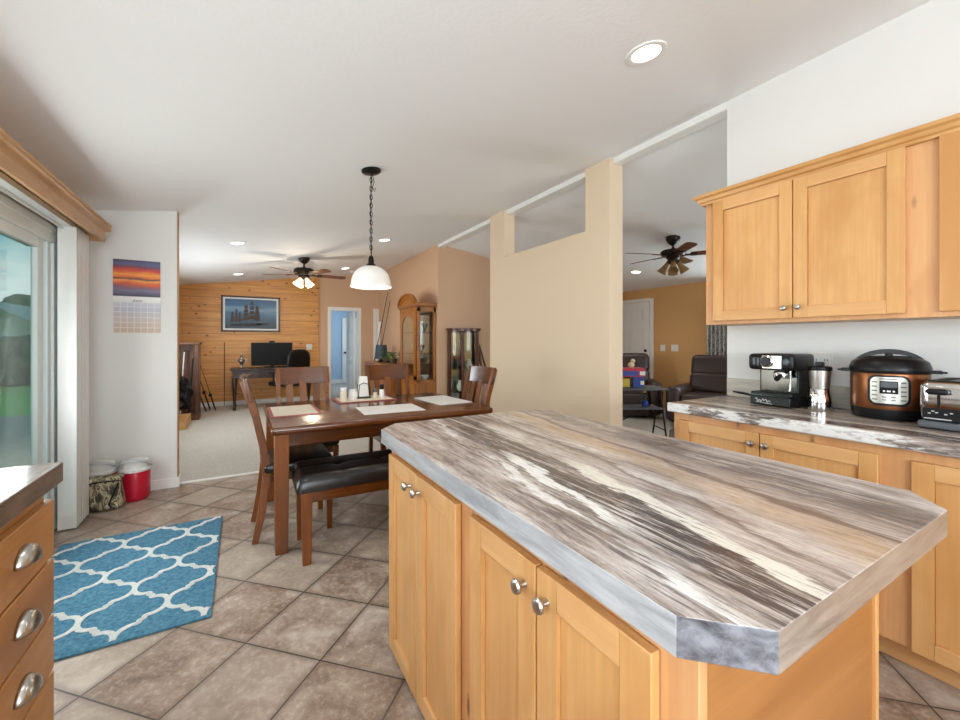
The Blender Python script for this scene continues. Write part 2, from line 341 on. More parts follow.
def sunset_mat():
    m, t, b = mat_base('printed_sunset', .45)
    tc = N(t, 'ShaderNodeTexCoord'); sp = N(t, 'ShaderNodeSeparateXYZ'); t.links.new(tc.outputs['Object'], sp.inputs[0])
    n = noise(t, coords(t, (4, 1, 22)), 1, 4, .6, .6)
    z = math_(t, 'ADD', math_(t, 'DIVIDE', math_(t, 'SUBTRACT', sp.outputs[2], .31), .30), math_(t, 'MULTIPLY', math_(t, 'SUBTRACT', n, .5), .22))
    t.links.new(ramp(t, z, [(0, '#3a3548'), (.14, '#77708a'), (.24, '#8a5a66'), (.34, '#d4582e'), (.43, '#f2a04a'), (.47, '#46303a'), (.52, '#e4702c'), (.60, '#f6a43a'), (.70, '#d2432f'), (.80, '#7a3f52'), (.90, '#5c6188'), (1, '#4a3350')]), b.inputs['Base Color']); return m
M['sunset'] = sunset_mat()
def page_mat():
    m, t, b = mat_base('calendar_page_paper', .6)
    tc = N(t, 'ShaderNodeTexCoord'); sp = N(t, 'ShaderNodeSeparateXYZ'); t.links.new(tc.outputs['Object'], sp.inputs[0])
    z = math_(t, 'DIVIDE', sp.outputs[2], .305)
    c = ramp(t, z, [(0, '#c9b09e'), (.35, '#cdbfb8'), (.65, '#bfc0cc'), (.82, '#cdced6'), (.86, '#e9e8e6'), (1, '#efeeec')])
    gx = math_(t, 'LESS_THAN', math_(t, 'FRACT', math_(t, 'DIVIDE', math_(t, 'ADD', sp.outputs[0], .155), .0443)), .09)
    gz = math_(t, 'LESS_THAN', math_(t, 'FRACT', math_(t, 'DIVIDE', sp.outputs[2], .0435)), .09)
    g = math_(t, 'MULTIPLY', math_(t, 'MAXIMUM', gx, gz), math_(t, 'LESS_THAN', z, .85))
    t.links.new(mixc(t, math_(t, 'MULTIPLY', g, .7), c, '#f2f0ee'), b.inputs['Base Color']); return m
M['page'] = page_mat()
def sea_mat():
    m, t, b = mat_base('painted_night_sea', .35)
    tc = N(t, 'ShaderNodeTexCoord'); sp = N(t, 'ShaderNodeSeparateXYZ'); t.links.new(tc.outputs['Object'], sp.inputs[0])
    n = noise(t, coords(t, (2.2, 1, 9)), 1, 4, .6, .8); z = math_(t, 'ADD', sp.outputs[2], math_(t, 'MULTIPLY', math_(t, 'SUBTRACT', n, .5), .22))
    t.links.new(ramp(t, z, [(.05, '#122836'), (.2, '#224a64'), (.32, '#3f6a86'), (.40, '#6d91a8'), (.47, '#33658c'), (.62, '#1d4a72')]), b.inputs['Base Color']); return m
M['sea'] = sea_mat()
def curtain_mat():
    m, t, b = mat_base('grey_patterned_curtain', .9); n = noise(t, coords(t), 16, 3, .6, 1.2)
    t.links.new(ramp(t, n, [(.4, '#7b766e'), (.55, '#bdbab2'), (.7, '#9a968d')]), b.inputs['Base Color']); return m
M['curtain'] = curtain_mat()

# ------------------------------------------------------------------ mesh helpers
class MB:
    def __init__(s): s.v = []; s.f = []; s.m = []
    def add(s, vs, fs, mi=0):
        o = len(s.v); s.v += [tuple(v) for v in vs]; s.f += [tuple(i+o for i in f) for f in fs]; s.m += [mi]*len(fs); return s
    def box(s, x0, x1, y0, y1, z0, z1, mi=0):
        x0, x1 = min(x0, x1), max(x0, x1); y0, y1 = min(y0, y1), max(y0, y1); z0, z1 = min(z0, z1), max(z0, z1)
        return s.add([(x0,y0,z0),(x1,y0,z0),(x1,y1,z0),(x0,y1,z0),(x0,y0,z1),(x1,y0,z1),(x1,y1,z1),(x0,y1,z1)],
                     [(0,3,2,1),(4,5,6,7),(0,1,5,4),(1,2,6,5),(2,3,7,6),(3,0,4,7)], mi)
    def prism(s, poly, a0, a1, mi=0, axis='z', side=None):
        n = len(poly)
        def P(p, a):
            return (p[0], p[1], a) if axis == 'z' else ((a, p[0], p[1]) if axis == 'x' else (p[0], a, p[1]))
        vs = [P(p, a0) for p in poly] + [P(p, a1) for p in poly]
        o = len(s.v); s.v += vs; s.f.append(tuple(o+i for i in reversed(range(n)))); s.f.append(tuple(o+n+i for i in range(n))); s.m += [mi, mi]
        for i in range(n):
            j = (i+1) % n; s.f.append((o+i, o+j, o+n+j, o+n+i)); s.m.append(mi if side is None else side[i])
        return s
    def bar(s, p, q, w, h=None, mi=0, up=(0,0,1), w2=None, h2=None):
        h = w if h is None else h; w2 = w if w2 is None else w2; h2 = h if h2 is None else h2
        p, q = Vector(p), Vector(q); d = (q-p).normalized(); u = Vector(up)
        if abs(d.dot(u)) > .98: u = Vector((0,1,0))
        r = d.cross(u).normalized(); u = r.cross(d)
        vs = []
        for c, a, b_ in ((p, w, h), (q, w2, h2)):
            for sx, sy in ((-1,-1),(1,-1),(1,1),(-1,1)): vs.append(c + r*sx*a/2 + u*sy*b_/2)
        return s.add(vs, [(0,1,2,3),(7,6,5,4),(0,4,5,1),(1,5,6,2),(2,6,7,3),(3,7,4,0)], mi)
    def tube(s, pts, r, n=10, mi=0, closed=False, caps=True, sy=1.0):
        pts = [Vector(p) for p in pts]; m_ = len(pts); rs = r if isinstance(r, (list, tuple)) else [r]*m_
        rings = []; pu = None
        for i, p in enumerate(pts):
            a = pts[i-1] if (i > 0 or closed) else p; b_ = pts[(i+1) % m_] if (i < m_-1 or closed) else p
            d = (b_-a).normalized() if (b_-a).length > 1e-9 else Vector((0,0,1))
            if pu is None: pu = Vector((0,0,1)) if abs(d.z) < .9 else Vector((1,0,0))
            u = (pu - d*pu.dot(d)).normalized(); pu = u; w = d.cross(u)
            rings.append([p + (u*math.cos(2*PI*k_/n) + w*math.sin(2*PI*k_/n)*sy)*rs[i] for k_ in range(n)])
        o = len(s.v); s.v += [tuple(v) for R in rings for v in R]
        for i in range(m_ if closed else m_-1):
            i2 = (i+1) % m_
            for k_ in range(n):
                k2 = (k_+1) % n; s.f.append((o+i*n+k_, o+i*n+k2, o+i2*n+k2, o+i2*n+k_)); s.m.append(mi)
        if caps and not closed:
            s.f.append(tuple(o+k_ for k_ in reversed(range(n)))); s.f.append(tuple(o+(m_-1)*n+k_ for k_ in range(n))); s.m += [mi, mi]
        return s
    def cyl(s, p, q, r0, r1=None, n=18, mi=0): return s.tube([p, q], [r0, r0 if r1 is None else r1], n, mi)
    def lathe(s, prof, c=(0,0,0), n=28, mi=0, axis=(0,0,1), flute=0, mis=None):
        c = Vector(c); q = Vector((0,0,1)).rotation_difference(Vector(axis)); o = len(s.v)
        for r, z in prof:
            for k_ in range(n):
                a = 2*PI*k_/n; rr = r*(1+flute*(1 if k_ % 2 else -1))
                s.v.append(tuple(c + q @ Vector((rr*math.cos(a), rr*math.sin(a), z))))
        for i in range(len(prof)-1):
            for k_ in range(n):
                k2 = (k_+1) % n; s.f.append((o+i*n+k_, o+i*n+k2, o+(i+1)*n+k2, o+(i+1)*n+k_)); s.m.append(mi if mis is None else mis[i])
        if prof[0][0] > 1e-6: s.f.append(tuple(o+k_ for k_ in reversed(range(n)))); s.m.append(mi)
        if prof[-1][0] > 1e-6: s.f.append(tuple(o+(len(prof)-1)*n+k_ for k_ in range(n))); s.m.append(mi)
        return s
    def ball(s, c, rx, ry=None, rz=None, n=16, m_=10, mi=0, lumpy=0, ex=1.0):
        ry = rx if ry is None else ry; rz = rx if rz is None else rz; o = len(s.v)
        sg = lambda v: math.copysign(abs(v)**ex, v)
        for i in range(m_+1):
            th = PI*i/m_
            for k_ in range(n):
                a = 2*PI*k_/n; l = 1+lumpy*(random.random()-.5)
                s.v.append((c[0]+rx*l*sg(math.sin(th))*sg(math.cos(a)), c[1]+ry*l*sg(math.sin(th))*sg(math.sin(a)), c[2]+rz*l*sg(math.cos(th))))
        for i in range(m_):
            for k_ in range(n):
                k2 = (k_+1) % n; s.f.append((o+i*n+k_, o+(i+1)*n+k_, o+(i+1)*n+k2, o+i*n+k2)); s.m.append(mi)
        return s
    def rbox(s, c, size, r, seg=3, mi=0, rot=None):
        bm = bmesh.new(); bmesh.ops.create_cube(bm, size=1)
        bmesh.ops.scale(bm, vec=Vector(size), verts=bm.verts)
        bmesh.ops.bevel(bm, geom=list(bm.edges), offset=min(r, min(size)*.49), segments=seg, profile=.5, affect='EDGES')
        mt = Matrix.Translation(Vector(c)) @ (Euler(rot).to_matrix().to_4x4() if rot else Matrix.Identity(4))
        bmesh.ops.transform(bm, matrix=mt, verts=bm.verts); bm.verts.index_update()
        s.add([v.co[:] for v in bm.verts], [[v.index for v in f.verts] for f in bm.faces], mi); bm.free(); return s
    def build(s, name, mats, parent=None, org=None, bevel=0.0, smooth=35, sub=0, seg=2):
        if org is None:
            org = (0,0,0); p = parent
            while p is not None:
                if 'w_org' in p: org = tuple(p['w_org'])
                p = p.parent
        me = bpy.data.meshes.new(name); me.from_pydata([(v[0]-org[0], v[1]-org[1], v[2]-org[2]) for v in s.v], [], s.f)
        mats = mats if isinstance(mats, (list, tuple)) else [mats]
        for m_ in mats: me.materials.append(M[m_] if isinstance(m_, str) else m_)
        for p, mi in zip(me.polygons, s.m): p.material_index = mi
        bm = bmesh.new(); bm.from_mesh(me); bmesh.ops.remove_doubles(bm, verts=bm.verts, dist=1e-6); bmesh.ops.recalc_face_normals(bm, faces=bm.faces); bm.to_mesh(me); bm.free()
        if smooth:
            for p in me.polygons: p.use_smooth = True
            me.set_sharp_from_angle(angle=math.radians(smooth))
        o = bpy.data.objects.new(name, me); COL.objects.link(o)
        if parent is not None: o.parent = parent
        if bevel:
            b = o.modifiers.new('bevel', 'BEVEL'); b.width = bevel; b.segments = seg; b.limit_method = 'ANGLE'; b.angle_limit = math.radians(40)
        if sub:
            b = o.modifiers.new('smooth', 'SUBSURF'); b.levels = sub; b.render_levels = sub
        return o
def tag(o, label, cat, group=None):
    o['label'] = label; o['category'] = cat
    if group: o['group'] = group
    return o
def thing(name, label, cat, loc=(0,0,0), rotz=0, group=None, world=True):
    """an Empty at the thing's base; with world=True its parts are given in world coordinates"""
    o = bpy.data.objects.new(name, None); COL.objects.link(o); o.empty_display_size = .05
    o.location = loc; o.rotation_euler = (0, 0, rotz)
    if world: o['w_org'] = loc
    return tag(o, label, cat, group)
def solo(name, mb, mats, label, cat, loc, group=None, **kw):
    o = mb.build(name, mats, None, loc, **kw); o.location = loc; return tag(o, label, cat, group)
def struct(name, mb, mats, parent=None, **kw):
    o = mb.build(name, mats, parent, (0,0,0), **kw)
    if parent is None: o['kind'] = 'structure'
    return o
def kids(o): return [c for c in bpy.data.objects if c.parent == o]
def dup(o, parent=None):
    c = o.copy(); COL.objects.link(c)
    if parent is not None: c.parent = parent
    for ch in kids(o): dup(ch, c)
    return c
def text_mesh(name, body, size, mat, parent, matrix, ext=.0006, align='CENTER', shear=0.0):
    cu = bpy.data.curves.new(name, 'FONT'); cu.body = body; cu.size = size; cu.extrude = ext; cu.align_x = align; cu.align_y = 'CENTER'; cu.shear = shear; cu.resolution_u = 2
    t = bpy.data.objects.new('tmp_text', cu); COL.objects.link(t)
    bpy.context.view_layer.update()
    me = bpy.data.meshes.new_from_object(t.evaluated_get(bpy.context.evaluated_depsgraph_get()))
    bpy.data.objects.remove(t); bpy.data.curves.remove(cu)
    me.transform(matrix); me.materials.clear(); me.materials.append(M[mat]); me.name = name
    o = bpy.data.objects.new(name, me); COL.objects.link(o); o.parent = parent; return o
ZC = lambda x: 2.475 + .14*x            # left ceiling slope
ZD = lambda x: 3.256 - .14*x            # den ceiling slope

# ------------------------------------------------------------------ the setting
struct('floor', MB().box(-1.25, 2.9, -2.4, 4.5, -.12, 0), 'tile')
struct('carpet_living', MB().box(-1.25, 2.785, 4.5, 9.62, -.12, .006).box(2.785, 2.9, 4.5, 6.2, -.12, .006), 'carpet')
struct('carpet_den', MB().box(2.9, 7.0, -2.4, 6.3, -.12, .006), 'carpet')
struct('trim_threshold', MB().box(-.487, 2.75, 4.485, 4.515, 0, .012), 'trim')
b = MB()
b.prism([(-1.3, ZC(-1.3)), (2.84, ZC(2.84)), (2.84, ZC(2.84)+.12), (-1.3, ZC(-1.3)+.12)], -2.45, 9.65, axis='y')
b.prism([(2.84, ZC(2.84)), (7.05, ZD(7.05)), (7.05, ZD(7.05)+.12), (2.84, ZC(2.84)+.12)], -2.45, 9.65, axis='y')
struct('ceiling', b, 'ceiling', smooth=0)

def wall_y(y0, y1, x, xt, top, holes):
    """a wall standing along Y from x to xt, with holes (y0, y1, z0, z1)"""
    b = MB(); cur = y0
    for (a, c, z0, z1) in sorted(holes):
        b.box(x, xt, cur, a, 0, top)
        if z0 > 0: b.box(x, xt, a, c, 0, z0)
        b.box(x, xt, a, c, z1, top); cur = c
    b.box(x, xt, cur, y1, 0, top); return b
def wall_x(x0, x1, y, yt, top, holes):
    b = MB(); cur = x0
    def pc(a, c, z0, z1=None):
        if z1 is not None: b.box(a, c, y, yt, z0, z1)
        else: b.prism([(a, z0), (c, z0), (c, top(c)), (a, top(a))], y, yt, axis='y')
    for (a, c, z0, z1) in sorted(holes):
        pc(cur, a, 0)
        if z0 > 0: pc(a, c, 0, z0)
        pc(a, c, z1); cur = c
    pc(cur, x1, 0); return b
struct('wall_left', wall_y(-2.4, 9.62, -1.24, -1.10, 2.36, [(-1.0, .9, 1.1, 2.06), (2.02, 4.03, 0, 2.0), (5.2, 8.0, .85, 1.95)]), 'white_paint', smooth=0)
struct('wall_calendar', MB().prism([(-1.10, 0), (-.492, 0), (-.492, ZC(-.492)+.02), (-1.10, ZC(-1.10)+.02)], 4.42, 4.50, axis='y'), 'white_paint', smooth=0)
struct('trim_wall_end', MB().prism([(-.4919, 0), (-.485, 0), (-.485, ZC(-.485)+.01), (-.4919, ZC(-.492)+.01)], 4.425, 4.51, axis='y'), 'rustic_tan')
struct('baseboard_calendar', MB().box(-1.10, -.487, 4.406, 4.42, 0, .085).box(-.492, -.474, 4.41, 4.52, 0, .085), 'trim', bevel=.003)
top = lambda x: min(ZC(x), ZD(x))+.03
struct('wall_far_pine', MB().prism([(-1.1, 0), (1.44, 0), (1.44, top(1.44)), (-1.1, top(-1.1))], 9.5, 9.62, axis='y'), 'pine', smooth=0)
struct('wall_far', wall_x(1.44, 2.9, 9.52, 9.62, top, [(1.705, 2.305, 0, 1.975)]), 'tan', smooth=0)
struct('baseboard_pine', MB().box(-1.1, 1.44, 9.486, 9.5, 0, .09), 'trim', bevel=.003)
struct('trim_pine_edge', MB().box(1.425, 1.45, 9.485, 9.52, 0, ZC(1.43)), 'pine')
struct('wall_ridge', MB().box(2.785, 2.9, 6.16, 9.62, 0, 2.87), 'tan', smooth=0)
struct('wall_right', MB().box(2.785, 2.9, -2.4, 1.52, 0, 2.875), 'white_paint', smooth=0)
struct('wall_den_far', MB().prism([(2.9, 0), (6.85, 0), (6.85, top(6.85)), (2.9, top(2.9))], 6.16, 6.28, axis='y'), 'tan', smooth=0)
struct('wall_den_right', wall_y(-2.4, 6.28, 6.85, 6.98, 2.33, [(2.25, 3.70, .9, 2.0)]), 'tan_lamplit', smooth=0)
struct('wall_back', wall_x(-1.1, 6.85, -2.4, -2.3, top, [(-1.0, 1.1, .9, 2.08), (3.7, 6.1, .9, 2.08)]), 'white_paint', smooth=0)
b = MB(); x0, x1 = 2.75, 2.912
b.prism([(2.488, 0), (4.47, 0), (4.47, 2.866), (4.145, 2.866), (4.145, 2.296), (2.788, 2.296), (2.788, 2.866), (2.488, 2.866)], x0, x1, axis='x')
struct('wall_partition', b, 'beige', bevel=.008, seg=3)
struct('trim_ridge_beam', MB().box(2.785, 2.885, 1.52, 6.16, 2.815, 2.90), 'trim', bevel=.004)
# blue room past the doorway
b = MB().box(1.0, 1.1, 9.62, 12.9, 0, 2.4).box(3.4, 3.5, 9.62, 10.6, 0, 2.4).box(3.4, 3.5, 12.0, 12.9, 0, 2.4).box(1.0, 3.5, 12.9, 13.0, 0, 2.4).box(3.4, 3.5, 10.6, 12, 0, .9).box(3.4, 3.5, 10.6, 12, 2.1, 2.4)
struct('wall_blue_room', b, 'blue_paint', smooth=0)
struct('ceiling_blue_room', MB().box(1.0, 3.5, 9.62, 13, 2.4, 2.5), 'ceiling')
struct('carpet_blue_room', MB().box(1.0, 3.5, 9.62, 13, -.12, .004), 'carpet')
struct('baseboard_blue_room', MB().box(1.1, 3.4, 12.885, 12.9, 0, .12), 'trim')
def casing(name, x0, x1, z, y, w=.065, t=.018):
    b = MB().box(x0-w, x0, y-t, y, 0, z+w).box(x1, x1+w, y-t, y, 0, z+w).box(x0, x1, y-t, y, z, z+w)
    b.box(x0, x0+.015, y, y+.1, 0, z).box(x1-.015, x1, y, y+.1, 0, z).box(x0, x1, y, y+.1, z-.015, z)
    return struct(name, b, 'trim', bevel=.003)
casing('trim_hall_doorway', 1.705, 2.305, 1.975, 9.52)
struct('trim_hall_closet', MB().box(2.655, 2.72, 9.50, 9.52, 0, 2.04).box(2.72, 2.785, 9.512, 9.52, 0, 2.04), 'trim', bevel=.003)

# six-panel doors
def panel_door(name, w, h, parent=None):
    """leaf in local X (0..w), Z; thickness in Y (0..0.04)"""
    b = MB(); st = .11; mid = .1; t = .036
    b.box(0, w, .013, t-.013, 0, h)
    rows = [(.0, .20), (.20+.52, .20+.52+.12), (h-.12-.26-.10, h-.12-.26), (h-.12, h)]
    for yy in ((0, .013), (t-.013, t)):
        for x in ((0, st), (w/2-mid/2, w/2+mid/2), (w-st, w)): b.box(x[0], x[1], yy[0], yy[1], 0, h)
        for z in rows:
            b.box(st, w/2-mid/2, yy[0], yy[1], z[0], z[1]); b.box(w/2+mid/2, w-st, yy[0], yy[1], z[0], z[1])
        for xs in ((st+.03, w/2-mid/2-.03), (w/2+mid/2+.03, w-st-.03)):
            for i in range(3): b.box(xs[0], xs[1], yy[0], yy[1], rows[i][1]+.03, rows[i+1][0]-.03)
    o = b.build(name, 'trim', parent, (0,0,0)); return o
def lever(parent, x, z, y=-.04, mat='bronze', name='door_knob'):
    b = MB().lathe([(.0, 0), (.028, 0), (.028, .006), (.011, .01), (.011, .035), (.026, .045), (.03, .058), (.022, .068), (0, .07)], (x, 0, z), 18, axis=(0, -1, 0))
    return b.build(name, mat, parent, (0,0,0))
d1 = panel_door('door_1', .90, 2.03); d1['kind'] = 'structure'; d1.location = (6.812, 6.10, .01); d1.rotation_euler = (0, 0, -PI/2)
lever(d1, .83, .93); b = MB().cyl((.83, 0, 1.08), (.83, -.02, 1.08), .027); b.build('deadbolt', 'bronze', d1, (0,0,0))
b = MB().box(6.828, 6.85, 5.12, 5.19, 0, 2.10).box(6.828, 6.85, 6.11, 6.16, 0, 2.10).box(6.828, 6.85, 5.19, 6.11, 2.05, 2.115)
struct('trim_front_door', b, 'trim', bevel=.003)
d2 = panel_door('door_2', .60, 1.95); d2['kind'] = 'structure'; d2.location = (2.268, 9.64, .01); d2.rotation_euler = (0, 0, PI/2+.06)
lever(d2, .53, .92)
d3 = panel_door('door_3', .72, 1.98); d3['kind'] = 'structure'; d3.location = (2.28, 12.86, .01)
lever(d3, .07, .92)
d3.location = (2.64, 12.855, .01)

# sliding glass door in the left wall
def slider():
    X = -1.12
    fr = MB()
    for y in ((2.02, 2.09), (3.79, 4.03)): fr.box(-1.16, -1.085, y[0], y[1], 0, 1.99)
    fr.box(-1.22, -1.085, 2.09, 3.79, 1.925, 2.0).box(-1.22, -1.085, 2.09, 3.79, 0, .04)
    fr.box(-1.10, -1.078, 3.88, 4.03, 0, 2.04).box(-1.10, -1.078, 1.975, 2.03, 0, 2.04).box(-1.10, -1.078, 2.03, 3.88, 1.99, 2.04)
    root = struct('door_4', fr, 'vinyl', bevel=.004)
    p = MB()   # near sliding panel: stiles and rails, then the inner stop
    for y in ((3.60, 3.665), (2.86, 2.94)): p.box(-1.137, -1.105, y[0], y[1], .04, 1.925)
    p.box(-1.155, -1.105, 2.94, 3.60, 1.86, 1.925).box(-1.155, -1.105, 2.94, 3.60, .04, .14)
    p.box(-1.135, -1.115, 3.68, 3.71, .04, 1.925).box(-1.16, -1.10, 3.735, 3.79, .04, 1.925)
    p.build('sliding_panel_frame', 'vinyl', root, (0,0,0), bevel=.004)
    q = MB()
    for y in ((2.09, 2.17), (2.87, 2.95)): q.box(-1.21, -1.165, y[0], y[1], .04, 1.925)
    q.box(-1.21, -1.165, 2.17, 2.87, 1.86, 1.925).box(-1.21, -1.165, 2.17, 2.87, .04, .14)
    q.build('fixed_panel_frame', 'vinyl', root, (0,0,0), bevel=.004)
    MB().box(-1.134, -1.128, 2.93, 3.61, .13, 1.87).build('pane', 'tint', root, (0,0,0))
    MB().box(-1.191, -1.185, 2.16, 2.88, .13, 1.87).build('pane', 'tint', root, (0,0,0))
    MB().box(-1.082, -1.070, 3.90, 3.925, .10, 1.13).build('security_bar', 'raw_pine', root, (0,0,0))
slider()
# unseen window frames; the kitchen and back-wall ones are added for light
def win_x(name, x, y0, y1, z0, z1):
    b = MB(); w = .05
    b.box(x-.04, x+.04, y0, y0+w, z0, z1).box(x-.04, x+.04, y1-w, y1, z0, z1).box(x-.04, x+.04, y0, y1, z0, z0+w).box(x-.04, x+.04, y0, y1, z1-w, z1).box(x-.02, x+.02, (y0+y1)/2-.02, (y0+y1)/2+.02, z0, z1)
    struct(name, b, 'vinyl')
def win_y(name, y, x0, x1, z0, z1):
    b = MB(); w = .05
    b.box(x0, x0+w, y-.04, y+.04, z0, z1).box(x1-w, x1, y-.04, y+.04, z0, z1).box(x0, x1, y-.04, y+.04, z0, z0+w).box(x0, x1, y-.04, y+.04, z1-w, z1).box((x0+x1)/2-.02, (x0+x1)/2+.02, y-.02, y+.02, z0, z1)
    struct(name, b, 'vinyl')
win_x('added_window_1', -1.14, -1.0, .9, 1.1, 2.06); win_x('window_2', -1.14, 5.2, 8.0, .85, 1.95); win_x('window_3', 6.88, 2.25, 3.70, .9, 2.0)
win_y('added_window_4', -2.32, -1.0, 1.1, .9, 2.08); win_y('added_window_5', -2.32, 3.7, 6.1, .9, 2.08)

# outdoors
struct('ground_lawn', MB().box(-90, -1.3, -40, 90, -.55, -.40), 'grass')
struct('ground_patio', MB().box(-4.4, -1.24, -2, 10.5, -.40, -.06), 'patio')
def leafy(name, c, size, mat, label, cat, group, seed, n=26, trunk=True):
    rr = random.Random(seed); b = MB()
    for i in range(n):
        th = rr.uniform(0, 2*PI); u = rr.uniform(-1, 1); r = rr.uniform(.35, .8)
        x = c[0] + size[0]*r*math.cos(th)*math.sqrt(1-u*u*.6); y = c[1] + size[1]*r*math.sin(th)*math.sqrt(1-u*u*.6); z = c[2] + size[2]*(.12+.5*(u+1)*.85)
        q = min(size)*rr.uniform(.26, .42); bm = bmesh.new(); bmesh.ops.create_icosphere(bm, subdivisions=2, radius=q)
        for v in bm.verts: v.co *= rr.uniform(.78, 1.22)
        b.add([(v.co.x+x, v.co.y+y, v.co.z+z) for v in bm.verts], [[v.index for v in f.verts] for f in bm.faces]); bm.free()
    t = thing(name, label, cat, c, group=group); b.build('foliage', mat, t, smooth=60)
    MB().tube([(c[0], c[1], c[2]), (c[0]+.05, c[1], c[2]+size[2]*.6)], [.12, .06], 8).build('trunk', 'rustic', t)
t = thing('garden_hedge', 'long dark green hedge beyond the lawn seen through the sliding door', 'hedge', (-6, 21.8, -.42))
b = MB(); rr = random.Random(11)
for i in range(44):
    for k_ in range(3):
        bm = bmesh.new(); bmesh.ops.create_icosphere(bm, subdivisions=2, radius=rr.uniform(.45, .62))
        cx_, cy_, cz_ = -16 + .42*i + rr.uniform(-.1, .1), 21.0+.12*i*.42 + rr.uniform(-.25, .25), -.05 + .52*k_ + rr.uniform(-.1, .1)
        for v in bm.verts: v.co *= rr.uniform(.72, 1.2)
        b.add([(v.co.x+cx_, v.co.y+cy_, max(v.co.z+cz_, -.42)) for v in bm.verts], [[v.index for v in f.verts] for f in bm.faces]); bm.free()
b.build('foliage', 'hedge', t, smooth=60)
leafy('broad_tree', (-18.6, 59, -.42), (3.6, 4.0, 5.2), 'tree', 'tall leafy tree rising behind the neighbouring house roof', 'tree', None, 77, 60)
def house():
    t = thing('neighbour_house', 'pale neighbouring house with a low gabled roof beyond the hedge', 'house', (-13, 39, -.42))
    MB().box(-16.4, -9.7, 35, 44, -.42, 1.75).prism([(-16.4, 1.75), (-9.7, 1.75), (-13.05, 3.5)], 35, 44, axis='y').build('walls', 'siding', t, smooth=0)
    MB().prism([(-17, 1.42), (-13.05, 3.55), (-9.1, 1.42), (-9.1, 1.58), (-13.05, 3.75), (-17, 1.58)], 34.3, 44.5, axis='y').build('roof', 'roofing', t, smooth=0)
    f = MB().box(-12.6, -11.4, 34.94, 35.0, .5, 1.5).build('window_frame', 'trim', t); MB().box(-12.5, -11.5, 34.93, 34.95, .58, 1.42).build('pane', 'screen', f)
house()

# ------------------------------------------------------------------ kitchen cabinets
def shaker(b, ax, f, bk, a0, a1, z0, z1, w=.06, mv=0, mh=1):
    """a shaker door; ax 'x': face at x=f, back at x=bk, a = Y range"""
    rec = f + (bk-f)*.55
    def bx(p0, p1, c0, c1, d0, d1, mi):
        if ax == 'x': b.box(p0, p1, c0, c1, d0, d1, mi)
        else: b.box(c0, c1, p0, p1, d0, d1, mi)
    bx(f, bk, a0, a0+w, z0, z1, mv); bx(f, bk, a1-w, a1, z0, z1, mv)
    bx(f, bk, a0+w, a1-w, z0, z0+w, mh); bx(f, bk, a0+w, a1-w, z1-w, z1, mh)
    bx(rec, bk, a0+w, a1-w, z0+w, z1-w, mv); return b
def knob(parent, p, axis, mat='steel', r=.0155):
    s_ = r/.0155
    pr = [(0, 0), (.008*s_, 0), (.0065*s_, .006), (.0055*s_, .012), (.008*s_, .017), (.0150*s_, .020), (.0158*s_, .024), (.013*s_, .029), (.007*s_, .0315), (0, .032)]
    return MB().lathe(pr, p, 20, axis=axis).build('knob', mat, parent)
# island
t = thing('kitchen_island', 'pale maple kitchen island cabinet with four shaker doors under the streaked worktop', 'kitchen island', (.865, .99, 0))
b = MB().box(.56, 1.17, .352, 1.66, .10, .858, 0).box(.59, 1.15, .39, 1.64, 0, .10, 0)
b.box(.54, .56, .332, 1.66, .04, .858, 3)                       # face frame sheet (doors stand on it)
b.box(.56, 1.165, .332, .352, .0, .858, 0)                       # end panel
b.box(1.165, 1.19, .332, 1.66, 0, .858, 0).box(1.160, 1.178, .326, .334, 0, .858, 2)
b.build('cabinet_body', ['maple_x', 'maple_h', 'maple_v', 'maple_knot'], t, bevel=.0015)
for i, (y0, y1, ky) in enumerate(((1.333, 1.631, 1.385), (1.03, 1.328, 1.305), (.667, .945, .702), (.391, .661, .628))):
    d = shaker(MB(), 'x', .518, .538, y0, y1, .03, .811).build('door', ['maple_v', 'maple_h'], t, bevel=.002)
    knob(d, (.519, ky, .757), (-1, 0, 0))
P = [(.487,.33),(.57,.249),(1.289,.249),(1.379,.327),(1.379,1.63),(1.292,1.722),(.573,1.722),(.487,1.632)]
wt = MB().prism(P, .859, .914, 0, side=[2,1,2,3,2,1,2,3])
o = wt.build('island_worktop', ['lam_island', 'lam_end', 'lam_chamfer', 'lam_side_sheen'], None, (0,0,0), bevel=.0015); tag(o, 'grey, white and brown streaked laminate worktop with clipped corners on the island', 'worktop')

# left drawers
t = thing('drawer_cabinet', 'amber wood kitchen cabinet with a stack of drawers at the left edge', 'cabinet', (-.79, .6, 0))
MB().box(-1.099, -.495, -1.4, 1.655, .10, .852, 0).box(-1.098, -.55, -1.4, 1.655, 0, .10, 0).build('cabinet_body', 'drawer', t, bevel=.002)
for (y0, y1, zs) in ((1.262, 1.657, ((.650, .812), (.484, .641), (.320, .476), (.115, .312))),):
    for z0, z1 in zs:
        d = MB().box(-.495, -.474, y0, y1, z0, z1).build('drawer_front', 'drawer', t, bevel=.003)
        c = MB(); yc = 1.46; zc = (z0+z1)/2-.012; vs = []; n, m_ = 18, 9
        for i in range(m_+1):
            ph = PI/2*i/m_
            for j in range(n+1):
                th = PI*j/n; r = math.cos(ph)**.8 if i < m_ else 0
                vs.append((-.474 + .030*math.sin(ph)**.9, yc - .049*math.cos(th)*max(r, .0), zc + .040*math.sin(th)*max(r, 0) ))
        fs = [(i*(n+1)+j, i*(n+1)+j+1, (i+1)*(n+1)+j+1, (i+1)*(n+1)+j) for i in range(m_) for j in range(n)]
        c.add(vs, fs); pu = c.build('cup_pull', 'steel', d)
        sm = pu.modifiers.new('thick', 'SOLIDIFY'); sm.thickness = .003; sm.offset = 0
